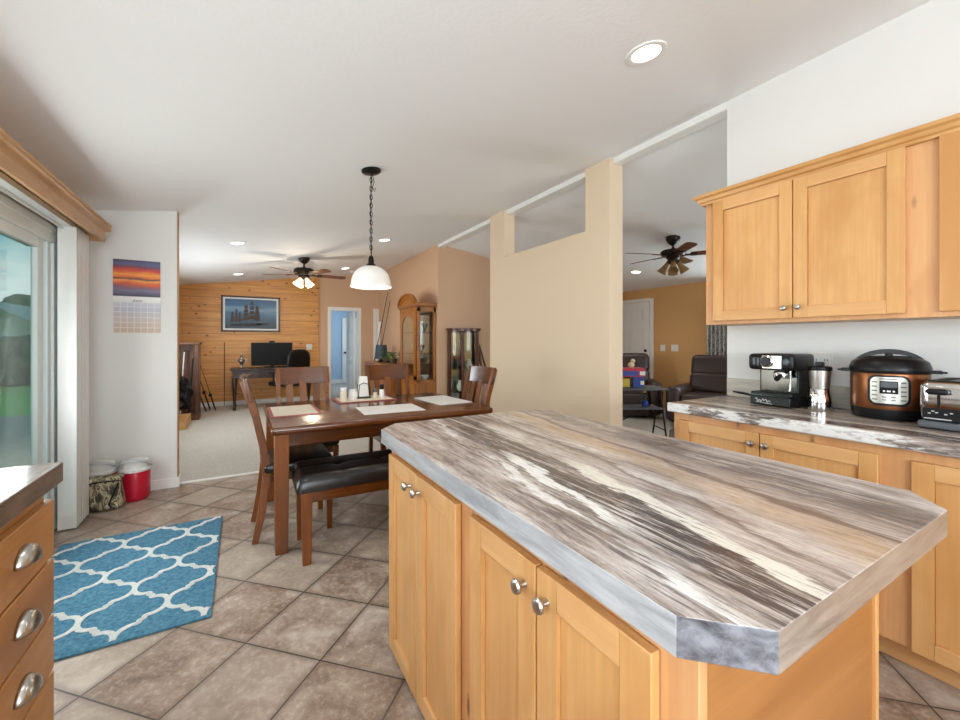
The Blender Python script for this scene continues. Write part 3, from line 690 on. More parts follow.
for y0, y1 in ((.84, 1.25), (.42, .83), (0, .41), (-.42, -.01), (-.84, -.43), (-1.26, -.85)):
    shaker(MB(), 'x', -.474, -.495, y0, y1, .115, .812).build('door', ['maple_v', 'maple_h'], t, bevel=.002)
o = MB().prism([(-1.098,-1.4),(-.458,-1.4),(-.458,1.67),(-1.098,1.67)], .857, .914, 0, side=[1,1,1,1]).build('counter_slab', ['lam_left', 'lam_left_edge'], None, (0,0,0), bevel=.003); tag(o, 'grey streaked laminate countertop above the amber drawers', 'countertop')

# right base cabinets and counter
t = thing('base_cabinet', 'honey maple base cabinet run under the right counter with shaker doors', 'cabinet', (2.48, .2, 0))
b = MB().box(2.196, 2.783, -1.6, 1.502, .10, .858, 0).box(2.262, 2.783, -1.6, 1.49, 0, .10, 1)
b.build('cabinet_body', ['maple_knot', 'maple_h'], t, bevel=.002)
for i, (y0, y1, ky) in enumerate(((1.038, 1.458, 1.065), (.606, 1.033, 1.004), (.085, .513, .115), (-.35, .08, .05), (-.87, -.44, -.84), (-1.31, -.88, -.91))):
    d = shaker(MB(), 'x', 2.175, 2.195, y0, y1, .105, .821).build('door', ['maple_v', 'maple_h'], t, bevel=.002)
    knob(d, (2.176, ky, .768), (-1, 0, 0))
b = MB().prism([(2.15,-1.6),(2.785,-1.6),(2.785,1.52),(2.15,1.52)], .862, .914)
o = b.build('counter_slab', 'lam_right', None, (0,0,0), bevel=.008, seg=3); tag(o, 'brown and white streaked laminate countertop along the white wall', 'countertop')
o = MB().box(2.765, 2.785, -1.6, 1.512, .914, 1.03).build('backsplash', 'lam_splash', None, (0,0,0), bevel=.002); tag(o, 'low laminate backsplash strip along the white wall behind the appliances', 'backsplash')

# upper cabinets
t = thing('wall_cabinet', 'honey maple wall cabinet hung on the white wall with three shaker doors', 'cabinet', (2.63, .4, 1.372))
b = MB().box(2.482, 2.785, -1.6, 1.481, 1.372, 2.135, 0).box(2.481, 2.4815, -1.6, 1.481, 1.372, 2.135, 1)
b.build('cabinet_body', ['maple_v', 'maple_knot'], t, bevel=.002)
for y0, y1, ky, kz in ((1.016, 1.428, 1.047, 1.445), (.598, 1.011, .985, 1.447), (.06, .50, .09, 1.45), (-.39, .05, .02, 1.45), (-.98, -.54, -.95, 1.45)):
    d = shaker(MB(), 'x', 2.460, 2.480, y0, y1, 1.393, 2.108).build('door', ['maple_v', 'maple_h'], t, bevel=.002)
    knob(d, (2.461, ky, kz), (-1, 0, 0), r=.014)
prof = [(2.482, 2.108), (2.462, 2.108), (2.459, 2.120), (2.449, 2.126), (2.443, 2.142), (2.431, 2.150), (2.428, 2.166), (2.482, 2.166)]
b = MB().prism(prof, -1.6, 1.481, axis='y')
pr2 = [(1.481+2.482-p[0], p[1]) for p in prof]
b.prism(pr2, 2.482, 2.785, axis='x')
# mitred corner block
for (x_, z_), (y_, z2_) in zip(prof[1:6], pr2[1:6]): pass
n0 = len(b.v); vs = []
for (x_, z_), (y_, _) in zip(prof, pr2): vs += [(x_, 1.481, z_), (x_, y_, z_), (2.482, y_, z_)]
fs = []
for i in range(len(prof)-1): fs += [(3*i, 3*i+3, 3*i+4, 3*i+1), (3*i+1, 3*i+4, 3*i+5, 3*i+2)]
fs.append((21, 22, 23)); b.add(vs, fs)
b.build('crown_moulding', 'crown', t)

# window valance and vertical blind
t = thing('wooden_valance', 'long knotty wooden valance box above the sliding glass door', 'valance', (-.99, 2.6, 2.0))
b = MB().box(-.905, -.886, .9, 4.06, 2.015, 2.10).box(-1.10, -.905, 4.04, 4.06, 2.015, 2.10).box(-1.10, -.886, .9, 4.06, 2.085, 2.10)
b.build('fascia', 'valance', t, bevel=.002)
pr = [(-.90, 2.085), (-.886, 2.085), (-.880, 2.097), (-.868, 2.106), (-.862, 2.122), (-.850, 2.130), (-.848, 2.142), (-.90, 2.142)]
b = MB().prism(pr, .9, 4.07, axis='y'); b.box(-1.10, -.86, 4.06, 4.095, 2.10, 2.142).box(-1.10, -.90, .9, 4.06, 2.10, 2.142)
b.build('moulding_cap', 'valance', t, bevel=.002)
t = thing('vertical_blind', 'white vertical blind drawn into a stack beside the sliding door', 'blind', (-1.01, 3.88, .0))
MB().box(-1.035, -.985, 1.3, 4.03, 2.04, 2.075).box(-1.04, -1.03, 1.3, 4.03, 2.02, 2.05).build('head_track', 'vinyl', t, bevel=.003)
for i in range(15):
    y = 3.755 + .0178*i
    v = MB(); n = 5; dx = random.uniform(-.0015, .0015)
    pts = [(-1.058+.093*k_/n + dx, y + .006*math.sin(PI*k_/n)) for k_ in range(n+1)]
    v.prism(pts + [(p[0], p[1]+.0155) for p in reversed(pts)], .012, 2.042)
    v.box(-1.056+dx, -.967+dx, y-.0012, y+.001, .095, .0985)
    v.build('vane', 'white_plastic', t)

# ------------------------------------------------------------------ dining set
t = thing('dining_table', 'brown wooden dining table with thick top and square legs behind the island', 'table', (.90, 3.20, 0))
MB().rbox((.905, 3.205, .742), (1.52, 1.11, .046), .018, 4).build('tabletop', 'oak_x', t)
b = MB().box(.20, 1.61, 2.715, 2.74, .635, .72).box(.20, 1.61, 3.67, 3.695, .635, .72).box(.19, .215, 2.73, 3.68, .635, .72).box(1.595, 1.62, 2.73, 3.68, .635, .72)
b.build('apron', 'oak_x', t, bevel=.003)
for x in (.165, 1.565):
    for y in (2.695, 3.64): MB().bar((x+.04, y+.035, .72), (x+.04, y+.035, 0), .082, .078, w2=.07, h2=.066, up=(0,1,0)).build('leg', 'oak_z', t, bevel=.003)

def make_chair():
    """local frame: the sitter looks along +Y"""
    t = thing('dining_chair', '', 'chair', world=False); O = (0,0,0); w = .21
    for s in (-1, 1):
        pts = [(s*.185, -.255, 0), (s*.187, -.215, .20), (s*.19, -.19, .42), (s*.193, -.20, .56), (s*.197, -.25, .80), (s*.20, -.318, 1.03)]
        b = MB()
        for i in range(len(pts)-1):
            p, q = pts[i], pts[i+1]; b.bar(p, q, .032, .044 if i else .036, up=(0,1,0), w2=.032, h2=.044)
        b.build('rear_leg', 'oak_z', t, O, bevel=.003)
        MB().bar((s*.19, .19, .43), (s*.185, .19, 0), .042, .042, up=(0,1,0), w2=.034, h2=.034).build('front_leg', 'oak_z', t, O, bevel=.003)
    b = MB().box(-.19, .19, .175, .20, .375, .435).box(-.20, -.178, -.18, .19, .375, .435).box(.178, .20, -.18, .19, .375, .435).box(-.19, .19, -.20, -.178, .375, .435)
    b.build('seat_frame', 'oak_x', t, O, bevel=.003)
    MB().rbox((0, .005, .462), (.44, .43, .065), .028, 4).build('seat', 'leather', t, O)
    n = 8; b = MB(); pts = []
    for i in range(n+1):
        x = -.222 + .444*i/n; pts.append((x, -.02*(1-(x/.222)**2)))
    poly = pts + [(p[0], p[1]+.024) for p in reversed(pts)]
    rl = MB().prism(poly, -.012, .135)
    rl.v = [(x, y-.292-(z)*.22, z+.905) for x, y, z in rl.v]; rl.build('top_rail', 'oak_x', t, O, bevel=.004)
    b = MB().bar((-.19, -.205, .545), (.19, -.205, .545), .022, .045); b.build('lower_rail', 'oak_x', t, O, bevel=.002)
    for x in (-.105, 0, .105):
        MB().bar((x, -.207, .55), (x*1.05, -.296, .92), .056, .012, up=(0,1,0)).build('slat', 'oak_z', t, O, bevel=.002)
    return t
ch = make_chair()
cl = [((.325, 3.115), -PI/2, 'brown slat-back chair seen edge-on at the left end of the dining table', 0),
      ((.47, 3.66), PI, 'brown slat-back chair behind the table, nearest the pine wall and desk', 0),
      ((1.25, 3.69), PI, 'brown slat-back chair behind the table in front of the oak sideboard', 0),
      ((1.60, 3.235), PI/2+.03, 'brown slat-back chair at the right end of the table before the dark curio cabinet', 0)]
src = [ch] + [dup(ch) for _ in cl[1:]]
for c, (p, a, lab, _) in zip(src, cl):
    c.location = (p[0], p[1], 0); c.rotation_euler = (0, 0, a); c['label'] = lab; c['group'] = 'dining chairs around the table'
# bench (local x along its length)
t = thing('dining_bench', 'brown wooden bench with dark tufted leather seat at the near side of the table', 'bench', (.292, 2.497, 0), -.022, world=False); O = (0,0,0)
L, D = 1.22, .38
for x in (.027, L-.027):
    for y in (.02, D-.02): MB().bar((x, y, .41), (x, y, 0), .058, .056, up=(0,1,0), w2=.046, h2=.044).build('leg', 'oak_z', t, O, bevel=.003)
MB().box(.0, L, -.005, .02, .352, .415).box(0, L, D-.02, D+.005, .352, .415).box(0, .022, 0, D, .352, .415).box(L-.022, L, 0, D, .352, .415).build('apron', 'oak_x', t, O, bevel=.003)
nx, ny = 72, 26; vs = []; fs = []
def tuft(u, v):
    e_ = min(u, 1-u)*L; f_ = min(v, 1-v)*D; z = .510 - .042*math.exp(-(e_/.016)) - .042*math.exp(-(f_/.016))
    for k_ in range(1, 5): z -= .007*math.exp(-((u-k_/5)*L/.008)**2)
    z -= .007*math.exp(-((v-.5)*D/.008)**2)
    for k_ in range(1, 5): z -= .012*math.exp(-(((u-k_/5)*L)**2+((v-.5)*D)**2)/.0009)
    return z
for i in range(nx+1):
    for j in range(ny+1): u, v = i/nx, j/ny; vs.append((-.03+u*(L+.06), -.014+v*(D+.028), tuft(u, v)))
for i in range(nx):
    for j in range(ny): a = i*(ny+1)+j; fs.append((a, a+ny+1, a+ny+2, a+1))
top_b = MB().add(vs, fs); bd = [i*(ny+1) for i in range(nx+1)] + [nx*(ny+1)+j for j in range(1, ny+1)] + [i*(ny+1)+ny for i in range(nx-1, -1, -1)] + [j for j in range(ny-1, 0, -1)]
lo = [(vs[i][0], vs[i][1], .414) for i in bd]; o_ = len(top_b.v); top_b.v += lo
for k_ in range(len(bd)):
    k2 = (k_+1) % len(bd); top_b.f.append((bd[k_], o_+k_, o_+k2, bd[k2])); top_b.m.append(0)
top_b.f.append(tuple(o_+k_ for k_ in range(len(bd)))); top_b.m.append(0)
top_b.build('seat', 'leather', t, O, smooth=60)

# things on the table (top at z .765)
ZT = .7655
def placemat(x, y, w, d, rot, m1, m2, label, name='placemat'):
    b = MB(); b.box(-w/2, w/2, -d/2, d/2, 0, .004, 1); b.box(-w/2+.022, w/2-.022, -d/2+.022, d/2-.022, .004, .0055, 0)
    b.box(-w/2+.05, w/2-.05, -d/2+.05, d/2-.05, .0055, .0065, 0)
    o = b.build(name, [m1, m2], None, (0,0,0), bevel=.001); o.location = (x, y, ZT); o.rotation_euler = (0, 0, rot); return tag(o, label, 'placemat', 'placemats on the table')
placemat(.325, 3.265, .325, .48, 0, 'mat_cream', 'mat_border', 'cream placemat with rose border at the left end of the table')
placemat(.955, 2.975, .44, .345, -.06, 'mat_white', 'mat_white', 'white placemat at the near long side of the table')
placemat(1.49, 3.205, .30, .50, .06, 'mat_white', 'mat_white', 'white placemat at the right end of the table')
o = MB().box(-.24, .24, -.17, .17, 0, .005, 1).box(-.215, .215, -.145, .145, .005, .0065, 0).build('table_runner', ['mat_cream', 'mat_border'], None, (0,0,0), bevel=.001)
o.location = (.92, 3.60, ZT); tag(o, 'cream mat with dark red edge under the condiments in the table centre', 'table mat')
zt = ZT+.0066
t = thing('spice_jar', 'clear jar of beige spice with white lid, leftmost on the table mat', 'jar', (.735, 3.54, zt))
MB().lathe([(.024, 0), (.026, .004), (.026, .075), (.02, .086)], (.735, 3.54, zt), 20).build('jar_body', 'mat_cream', t)
MB().lathe([(.022, .086), (.025, .088), (.025, .112), (.0, .113)], (.735, 3.54, zt), 20).build('lid', 'white_plastic', t)
t = thing('sugar_jar', 'short white-lidded glass jar beside the napkin holder', 'jar', (.825, 3.585, zt))
MB().lathe([(.032, 0), (.036, .006), (.036, .055), (.03, .066)], (.825, 3.585, zt), 20).build('jar_body', 'paper', t)
MB().lathe([(.033, .066), (.034, .068), (.033, .085), (.0, .09)], (.825, 3.585, zt), 20).build('lid', 'white_plastic', t)
t = thing('napkin_holder', 'black upright napkin holder filled with white paper napkins', 'napkin holder', (.925, 3.64, zt))
b = MB().box(.865, .985, 3.60, 3.68, zt, zt+.012)
for y in (3.608, 3.672):
    b.tube([(.875, y, zt+.01), (.885, y, zt+.12), (.925, y, zt+.135), (.965, y, zt+.12), (.975, y, zt+.01)], .004, 8)
b.build('frame', 'black', t, bevel=.002)
solo('paper_napkins', MB().prism([(.878, zt+.0125), (.972, zt+.0125), (.955, zt+.19), (.893, zt+.19)], 3.616, 3.664, axis='y'), 'paper', 'stack of white paper napkins standing in the black holder', 'napkins', (.925, 3.64, zt+.0125), bevel=.004)
t = thing('pepper_shaker', 'small shaker with dark cap beside the taller white shaker', 'shaker', (1.02, 3.60, zt))
MB().lathe([(.02, 0), (.021, .004), (.017, .05)], (1.02, 3.60, zt), 18).build('shaker_body', 'mat_cream', t); MB().lathe([(.0175, .05), (.0185, .054), (.015, .078), (0, .082)], (1.02, 3.60, zt), 18).build('cap', 'grey_plastic', t)
t = thing('salt_bottle', 'slim white bottle with tall black cap, rightmost on the table mat', 'bottle', (1.065, 3.55, zt))
MB().lathe([(.019, 0), (.021, .004), (.021, .07), (.018, .078)], (1.065, 3.55, zt), 18).build('bottle_body', 'paper', t); MB().lathe([(.0185, .078), (.0195, .08), (.017, .118), (.01, .122), (0, .122)], (1.065, 3.55, zt), 18).build('cap', 'black', t)

# ------------------------------------------------------------------ rug
b = MB(); RX0, RX1, RY0, RY1 = -.965, -.122, 2.245, 3.495
b.rbox(((RX0+RX1)/2, (RY0+RY1)/2, .006), (RX1-RX0, RY1-RY0, .012), .005, 2, 0)
half = [(0, 0), (.002, .022), (.008, .042), (.02, .060), (.036, .072), (.052, .077), (.068, .078), (.073, .084), (.0725, .098), (.080, .10375)]
full = half + [(.16-x, .2075-y) for x, y in reversed(half[:-1])]
def clipped(pts):
    out = []
    for x, y in pts: out.append((min(max(x, RX0+.012), RX1-.012), min(max(y, RY0+.012), RY1-.012)))
    return out
def strip(pts, w, zz):
    n = len(pts); vs = []; fs = []
    if any(not (RX0+.014 < p[0] < RX1-.014 and RY0+.014 < p[1] < RY1-.014) for p in pts):
        pts = [p for p in pts if RX0+.014 < p[0] < RX1-.014 and RY0+.014 < p[1] < RY1-.014]; n = len(pts)
        if n < 2: return
    for i in range(n):
        a = Vector(pts[max(i-1, 0)]); c = Vector(pts[min(i+1, n-1)]); d = (c-a).normalized(); nn = Vector((-d.y, d.x))*w/2; p = Vector(pts[i])
        vs += [(p.x+nn.x, p.y+nn.y, zz), (p.x-nn.x, p.y-nn.y, zz), (p.x+nn.x, p.y+nn.y, .009), (p.x-nn.x, p.y-nn.y, .009)]
    for i in range(n-1):
        q = 4*i; fs += [(q, q+4, q+5, q+1), (q, q+2, q+6, q+4), (q+1, q+5, q+7, q+3)]
    fs += [(0, 1, 3, 2), (4*n-4, 4*n-2, 4*n-1, 4*n-3)]; b.add(vs, fs, 1)
def dense(pts, k_=4):
    out = []
    for p, q in zip(pts, pts[1:]):
        for i in range(k_): out.append((p[0]+(q[0]-p[0])*i/k_, p[1]+(q[1]-p[1])*i/k_))
    return out + [pts[-1]]
for i in range(-4, 6):
    for j in range(-4, 8):
        if (i+j) % 2: continue
        x, y = -.632+.16*i, 2.474+.2075*j
        for sx in (1, -1): strip(dense([(x+sx*px, y+py) for px, py in full]), .023, .0145 + .0007*(sx > 0) + .0003*(i % 2))
o = b.build('area_rug', ['rug_blue', 'rug_white'], None, (0,0,0), smooth=30); tag(o, 'blue area rug with white trellis pattern on the tile floor', 'rug')

# ------------------------------------------------------------------ by the calendar wall
t = thing('wall_calendar_print', '', 'calendar', (-.76, 4.416, 1.34)); t.name = 'hanging_calendar'
tag(t, 'hanging calendar with a sunset photo on the white wall', 'calendar')
MB().box(-.915, -.605, 4.412, 4.4185, 1.343, 1.645).build('date_page', 'page', t); MB().box(-.915, -.607, 4.410, 4.4185, 1.648, 1.95).build('photo_page', 'sunset', t)
mt = Matrix.Translation((-.0, -.0046, .272)) @ Matrix.Rotation(PI/2, 4, 'X'); text_mesh('month_lettering', 'June', .036, 'text', t, mt, .0004, shear=.3)

def jug(x, y, label, hang):
    t = thing('drink_jug', label, 'drink jug', (x, y, 0), group='red drink jugs by the wall')
    r = .096
    MB().lathe([(.08, 0), (.086, .006), (r-.002, .03), (r, .05), (r, .225), (r-.002, .23)], (x, y, 0), 32).build('body', 'red_plastic', t)
    MB().lathe([(r-.001, .23), (r+.003, .233), (r+.003, .252), (r-.004, .26), (r-.006, .31), (r-.016, .322), (.04, .328), (0, .33)], (x, y, 0), 32).build('lid', 'white_plastic', t)
    pts = []
    for i in range(13):
        a = PI*i/12; pts.append((x + (r+.010)*math.cos(a), y - math.sin(a)*.125*hang, .262 + .075*math.sin(a)))
    MB().tube(pts, .012, 8, sy=.5).build('handle', 'pale_grey', t)
    MB().lathe([(.014, 0), (.014, .02), (.009, .024), (.009, .04), (0, .041)], (x, y+r-.002, .05), 12, axis=(0, 1, -.2)).build('spout', 'white_plastic', t)
jug(-.745, 4.255, 'red drink jug with white lid beside the baseboard, nearest the room', 1)
jug(-.962, 4.29, 'red and white drink jug partly hidden behind the camouflage bag', .9)
t = thing('camo_bag', 'small camouflage lunch bag in front of the red jugs', 'bag', (-.885, 4.065, 0))
b = MB().rbox((-.885, 4.084, .12), (.20, .125, .235), .045, 4); b.v = [(x+.01*math.sin(z*25), y+.006*math.sin(x*60), z) for x, y, z in b.v]; b.build('pouch', 'camo', t)
MB().rbox((-.885, 4.084, .238), (.198, .118, .03), .014, 3).build('lid', 'camo', t)
MB().tube([(-.975, 4.017, .225), (-.885, 4.013, .232), (-.795, 4.017, .225)], .005, 8).build('zipper', 'black', t)
MB().tube([(-.80, 4.012, .21), (-.83, 4.008, .13), (-.855, 4.008, .06), (-.84, 4.012, .03)], .006, 8).build('strap', 'black', t)
MB().lathe([(0, 0), (.014, .001), (.016, .005), (.006, .008), (0, .008)], (-.858, 4.014, .045), 14, axis=(0,-1,0)).build('buckle', 'aluminium', t)

# ------------------------------------------------------------------ lamps
def downlight(x, y, den, label, on=True, watts=4):
    z = (ZD(x) if den else ZC(x)); k_ = -.14 if den else .14
    nrm = Vector((k_, 0, -1)).normalized(); t = thing('recessed_light', label, 'ceiling light', (x, y, z), group='recessed ceiling lights')
    MB().lathe([(.098, -.002), (.098, .006), (.088, .009), (.07, .004), (.066, -.002)], (x, y, z), 32, axis=nrm).build('trim_ring', 'trim', t)
    MB().lathe([(0, .0035), (.069, .0035), (.07, .0)], (x, y, z), 28, axis=nrm).build('lens', 'lamp_on', t)
    d = bpy.data.lights.new('recessed_bulb', 'SPOT'); d.energy = watts*5; d.color = (1, .95, .88); d.spot_size = 2.2; d.spot_blend = .8; d.shadow_soft_size = .06
    l = bpy.data.objects.new('recessed_bulb', d); COL.objects.link(l); l.location = Vector((x, y, z)) + nrm*.03
downlight(1.756, 1.356, 0, 'round recessed light overhead, nearest the kitchen cabinets', watts=3.5)
downlight(1.76, 5.74, 0, 'round recessed light just right of the pendant chain')
downlight(1.77, 8.35, 0, 'round recessed light left of the pendant shade, near the hall doorway')
downlight(-.05, 5.78, 0, 'round recessed light above the ship painting, the one nearer the camera')
downlight(-.055, 8.42, 0, 'round recessed light above the ship painting, closest to the pine wall')
downlight(5.771, 4.656, 1, 'round recessed light in the den ceiling below its fan')
downlight(-.05, 1.36, 0, 'round recessed light over the kitchen floor beside the sliding door', watts=3.5)
t = thing('smoke_detector', 'small white smoke detector on the ceiling by the hall doorway', 'smoke detector', (2.03, 8.85, ZC(2.03)))
MB().lathe([(.06, 0), (.06, .02), (.045, .035), (0, .038)], (2.03, 8.85, ZC(2.03)), 20, axis=(0,0,-1)).build('housing', 'white_plastic', t)

# pendant
px, py = .862, 3.154; zc = ZC(px)
t = thing('pendant_lamp', 'white ribbed glass dome pendant hanging by a dark chain over the table', 'pendant lamp', (px, py, zc))
MB().lathe([(.072, -.012), (.074, .014), (.062, .024), (.012, .03), (0, .03)], (px, py, zc), 28, axis=(.14, 0, -1)).build('canopy', 'black', t)
b = MB(); z = zc-.03; i = 0
while z > 1.955:
    p = []
    for q in range(10):
        a = 2*PI*q/10; p.append((px + (.0105*math.cos(a) if i % 2 else .004*math.cos(a)), py + (.004*math.cos(a) if i % 2 else .0105*math.cos(a)), z-.018 + .021*math.sin(a)))
    b.tube(p, .0032, 5, closed=True); z -= .0325; i += 1
b.build('chain', 'bronze', t)
MB().tube([(px+.01, py, zc-.03), (px+.022, py-.004, zc-.09), (px+.012, py, zc-.13), (px+.028, py, zc-.165), (px+.034, py, zc-.13)], .003, 6).tube([(px+.004, py, zc-.05), (px-.004, py, 2.3), (px+.003, py, 1.93)], .0028, 6).build('cord', 'black', t)
MB().lathe([(.006, 1.935), (.016, 1.925), (.020, 1.91), (.022, 1.875), (.034, 1.865), (.042, 1.85), (.026, 1.845)], (px, py, 0), 20).build('socket_cap', 'bronze', t)
pr = [(.026, 1.852), (.055, 1.848), (.084, 1.836), (.108, 1.818), (.127, 1.794), (.139, 1.766), (.146, 1.738), (.149, 1.712), (.154, 1.700), (.157, 1.690)]
pr += [(r-.006, z_) for r, z_ in reversed(pr)]
MB().lathe(pr, (px, py, 0), 96, flute=.006).build('shade', 'pendant_glass', t, smooth=25)
MB().ball((px, py, 1.775), .03, .03, .042, 14, 10).build('bulb', 'lamp_on', t)
d = bpy.data.lights.new('pendant_bulb', 'POINT'); d.energy = 4; d.color = (1, .92, .80); d.shadow_soft_size = .12
l = bpy.data.objects.new('pendant_bulb', d); COL.objects.link(l); l.location = (px, py, 1.70)

def ceiling_fan(x, y, den, label, lit, a0, zs, blade_r):
    """zs: heights of canopy, motor top, motor bottom, kit bottom, glass bottom"""
    z = ZD(x) if den else ZC(x); k_ = -.14 if den else .14
    t = thing('ceiling_fan', label, 'ceiling fan', (x, y, z), group='ceiling fans')
    MB().lathe([(.085, -.014), (.087, .012), (.075, .045), (.05, .075), (.022, .095), (0, .095)], (x, y, z), 24, axis=(k_, 0, -1)).build('canopy', 'bronze', t)
    m0, m1, k0, g0 = zs
    MB().cyl((x, y, z-.08), (x, y, m0), .0135).build('downrod', 'bronze', t)
    MB().lathe([(.02, m0+.035), (.03, m0+.012), (.135, m0), (.152, m0-.02), (.155, m1+.03), (.13, m1), (.07, m1-.006)], (x, y, 0), 32).build('motor_housing', 'bronze', t)
    kit = MB().lathe([(.08, m1), (.082, m1-.025), (.06, m1-.05), (.055, k0), (.02, k0-.012), (0, k0-.014)], (x, y, 0), 24).build('light_kit', 'bronze', t)
    for i in range(5):
        a = a0 + 2*PI*i/5; c, s_ = math.cos(a), math.sin(a)
        b = MB(); Lr, w0, w1 = blade_r, .055, .068
        poly = [(.20, -w0), (Lr-.06, -w1), (Lr-.02, -w1*.8), (Lr, -w1*.35), (Lr, w1*.35), (Lr-.02, w1*.8), (Lr-.06, w1), (.20, w0)]
        b.prism(poly, -.004, .004)
        R_ = Matrix.Rotation(a, 3, 'Z') @ Matrix.Rotation(-.21, 3, 'X')
        b.v = [tuple(R_ @ Vector(v) + Vector((x, y, m1+.012))) for v in b.v]
        bl = b.build('blade', 'blade', t, bevel=.002)
        q = MB().bar((.09, 0, 0), (.27, 0, 0), .05, .006).bar((.2, -.03, 0), (.27, -.03, 0), .02, .006).bar((.2, .03, 0), (.27, .03, 0), .02, .006)
        q.v = [tuple(R_ @ Vector(v) + Vector((x, y, m1+.004))) for v in q.v]; q.build('blade_iron', 'bronze', bl)
    for i in range(4):
        a = a0*.6 + .5 + 2*PI*i/4; c, s_ = math.cos(a), math.sin(a); ax = Vector((c*.55, s_*.55, -.85)).normalized()
        p = Vector((x+c*.055, y+s_*.055, k0+.02))
        hl = k0 - g0; pr = [(.022, 0), (.026, .02), (.036, hl*.45), (.052, hl*.85), (.064, hl), (.060, hl), (.033, hl*.45), (.02, .01)]
        sh = MB().lathe(pr, p, 20, axis=ax).build('glass_shade', 'fan_glass' if lit else 'amber_glass', t)
        MB().lathe([(.0, -.03), (.018, -.028), (.024, 0), (.024, .012), (.0, .013)], p, 14, axis=ax).build('socket', 'bronze', sh)
    if lit:
        d = bpy.data.lights.new('fan_bulb', 'POINT'); d.energy = 22; d.color = (1, .86, .66); d.shadow_soft_size = .08
        l = bpy.data.objects.new('fan_bulb', d); COL.objects.link(l); l.location = (x, y, g0-.05)
    else:
        MB().tube([(x+.03, y, k0), (x+.031, y, k0-.16)], .0015, 5).build('pull_chain', 'brass', t)
ceiling_fan(.849, 7.0, 0, 'lit bronze ceiling fan in the living room before the pine wall', True, 2.62, (2.42, 2.32, 2.25, 2.12), .66)
ceiling_fan(4.752, 3.267, 1, 'dark unlit ceiling fan in the den with amber glass shades', False, 2.80, (2.43, 2.36, 2.26, 2.11), .66)

# ------------------------------------------------------------------ on the right counter
CZ = .9145
t = thing('espresso_machine', 'black and chrome espresso machine at the far end of the right counter', 'espresso machine', (2.62, 1.14, CZ))
MB().box(2.51, 2.745, 1.035, 1.24, CZ+.055, CZ+.075, 0).box(2.60, 2.745, 1.04, 1.235, CZ, CZ+.20).build('body', 'black', t, bevel=.006)
MB().box(2.596, 2.601, 1.05, 1.225, CZ+.062, CZ+.195).build('back_plate', 'dark_reflection_chrome', t, bevel=.001)
tr = MB().box(2.495, 2.60, 1.04, 1.237, CZ+.004, CZ+.056).build('drip_tray', 'black', t, bevel=.006)
b = MB()
for i in range(12): b.box(2.502, 2.595, 1.052+.0155*i, 1.060+.0155*i, CZ+.056, CZ+.060)
b.build('drip_grid', 'chrome', tr)
# a squiggle of cast lettering on the tray's front
b = MB()
pts = []
for i in range(40): u = i/39; pts.append((2.4935, 1.205-.075*u, CZ+.030+.008*math.sin(u*30)*(1-.4*u)+.004*math.cos(u*11)))
b.tube(pts, .0016, 6); b.tube([(2.4935, 1.205, CZ+.020), (2.4935, 1.122, CZ+.014)], .0013, 6); b.build('script_lettering', 'silver_print', tr)
hd = MB().rbox((2.62, 1.135, CZ+.243), (.25, .225, .090), .02, 4).build('head', 'black', t)
MB().box(2.4925, 2.4955, 1.078, 1.172, CZ+.208, CZ+.278).build('face_plate', 'brushed', hd, bevel=.001)
dl = MB().lathe([(.034, 0), (.034, .006), (.026, .012), (.024, .02), (0, .021)], (2.494, 1.148, CZ+.246), 28, axis=(-1,0,0), mis=[0,0,1,1]).build('gauge_dial', ['chrome', 'black'], hd)
for i, y in enumerate((1.212, 1.192)): MB().box(2.488, 2.496, y-.007, y+.007, CZ+.225, CZ+.265).build('switch', 'grey_plastic', hd, bevel=.002)
MB().lathe([(.017, 0), (.017, .012), (.012, .016), (0, .017)], (2.495, 1.055, CZ+.246), 18, axis=(-1,0,0)).build('steam_knob', 'grey_plastic', hd)
pf = MB().lathe([(.034, 0), (.036, .004), (.036, .03), (.03, .04)], (2.545, 1.10, CZ+.155), 22).build('portafilter', 'chrome', t)
MB().tube([(2.52, 1.09, CZ+.172), (2.46, 1.075, CZ+.168), (2.41, 1.063, CZ+.160)], [.009, .012, .013], 10).build('handle', 'black', pf)
MB().tube([(2.53, 1.052, CZ+.20), (2.525, 1.05, CZ+.15), (2.51, 1.047, CZ+.09)], .005, 8).build('steam_wand', 'chrome', t)
MB().tube([(2.50, 1.237, CZ+.05), (2.497, 1.29, CZ+.057), (2.50, 1.33, CZ+.062)], [.004, .006, .004], 8).tube([(2.525, 1.237, CZ+.05), (2.53, 1.29, CZ+.057), (2.50, 1.33, CZ+.062)], .004, 8).build('tray_pull', 'black', tr)

t = thing('coffee_grinder', 'slim steel coffee grinder standing beside the espresso machine', 'coffee grinder', (2.59, .945, CZ))
MB().lathe([(.050, 0), (.052, .006), (.050, .05), (.042, .108), (.040, .112)], (2.59, .945, CZ), 32).build('base', 'chrome', t)
MB().lathe([(.040, .112), (.041, .12), (.046, .19), (.047, .206)], (2.59, .945, CZ), 32).build('cup', 'brushed', t)
MB().lathe([(.049, .206), (.050, .21), (.050, .222), (.045, .228), (0, .229)], (2.59, .945, CZ), 32).build('lid', 'black', t)
MB().box(2.57, 2.61, .93, .96, CZ+.228, CZ+.25).build('lid_catch', 'black', t, bevel=.004)
MB().box(2.538, 2.545, .935, .955, CZ+.045, CZ+.085).build('power_button', 'white_plastic', t, bevel=.002)

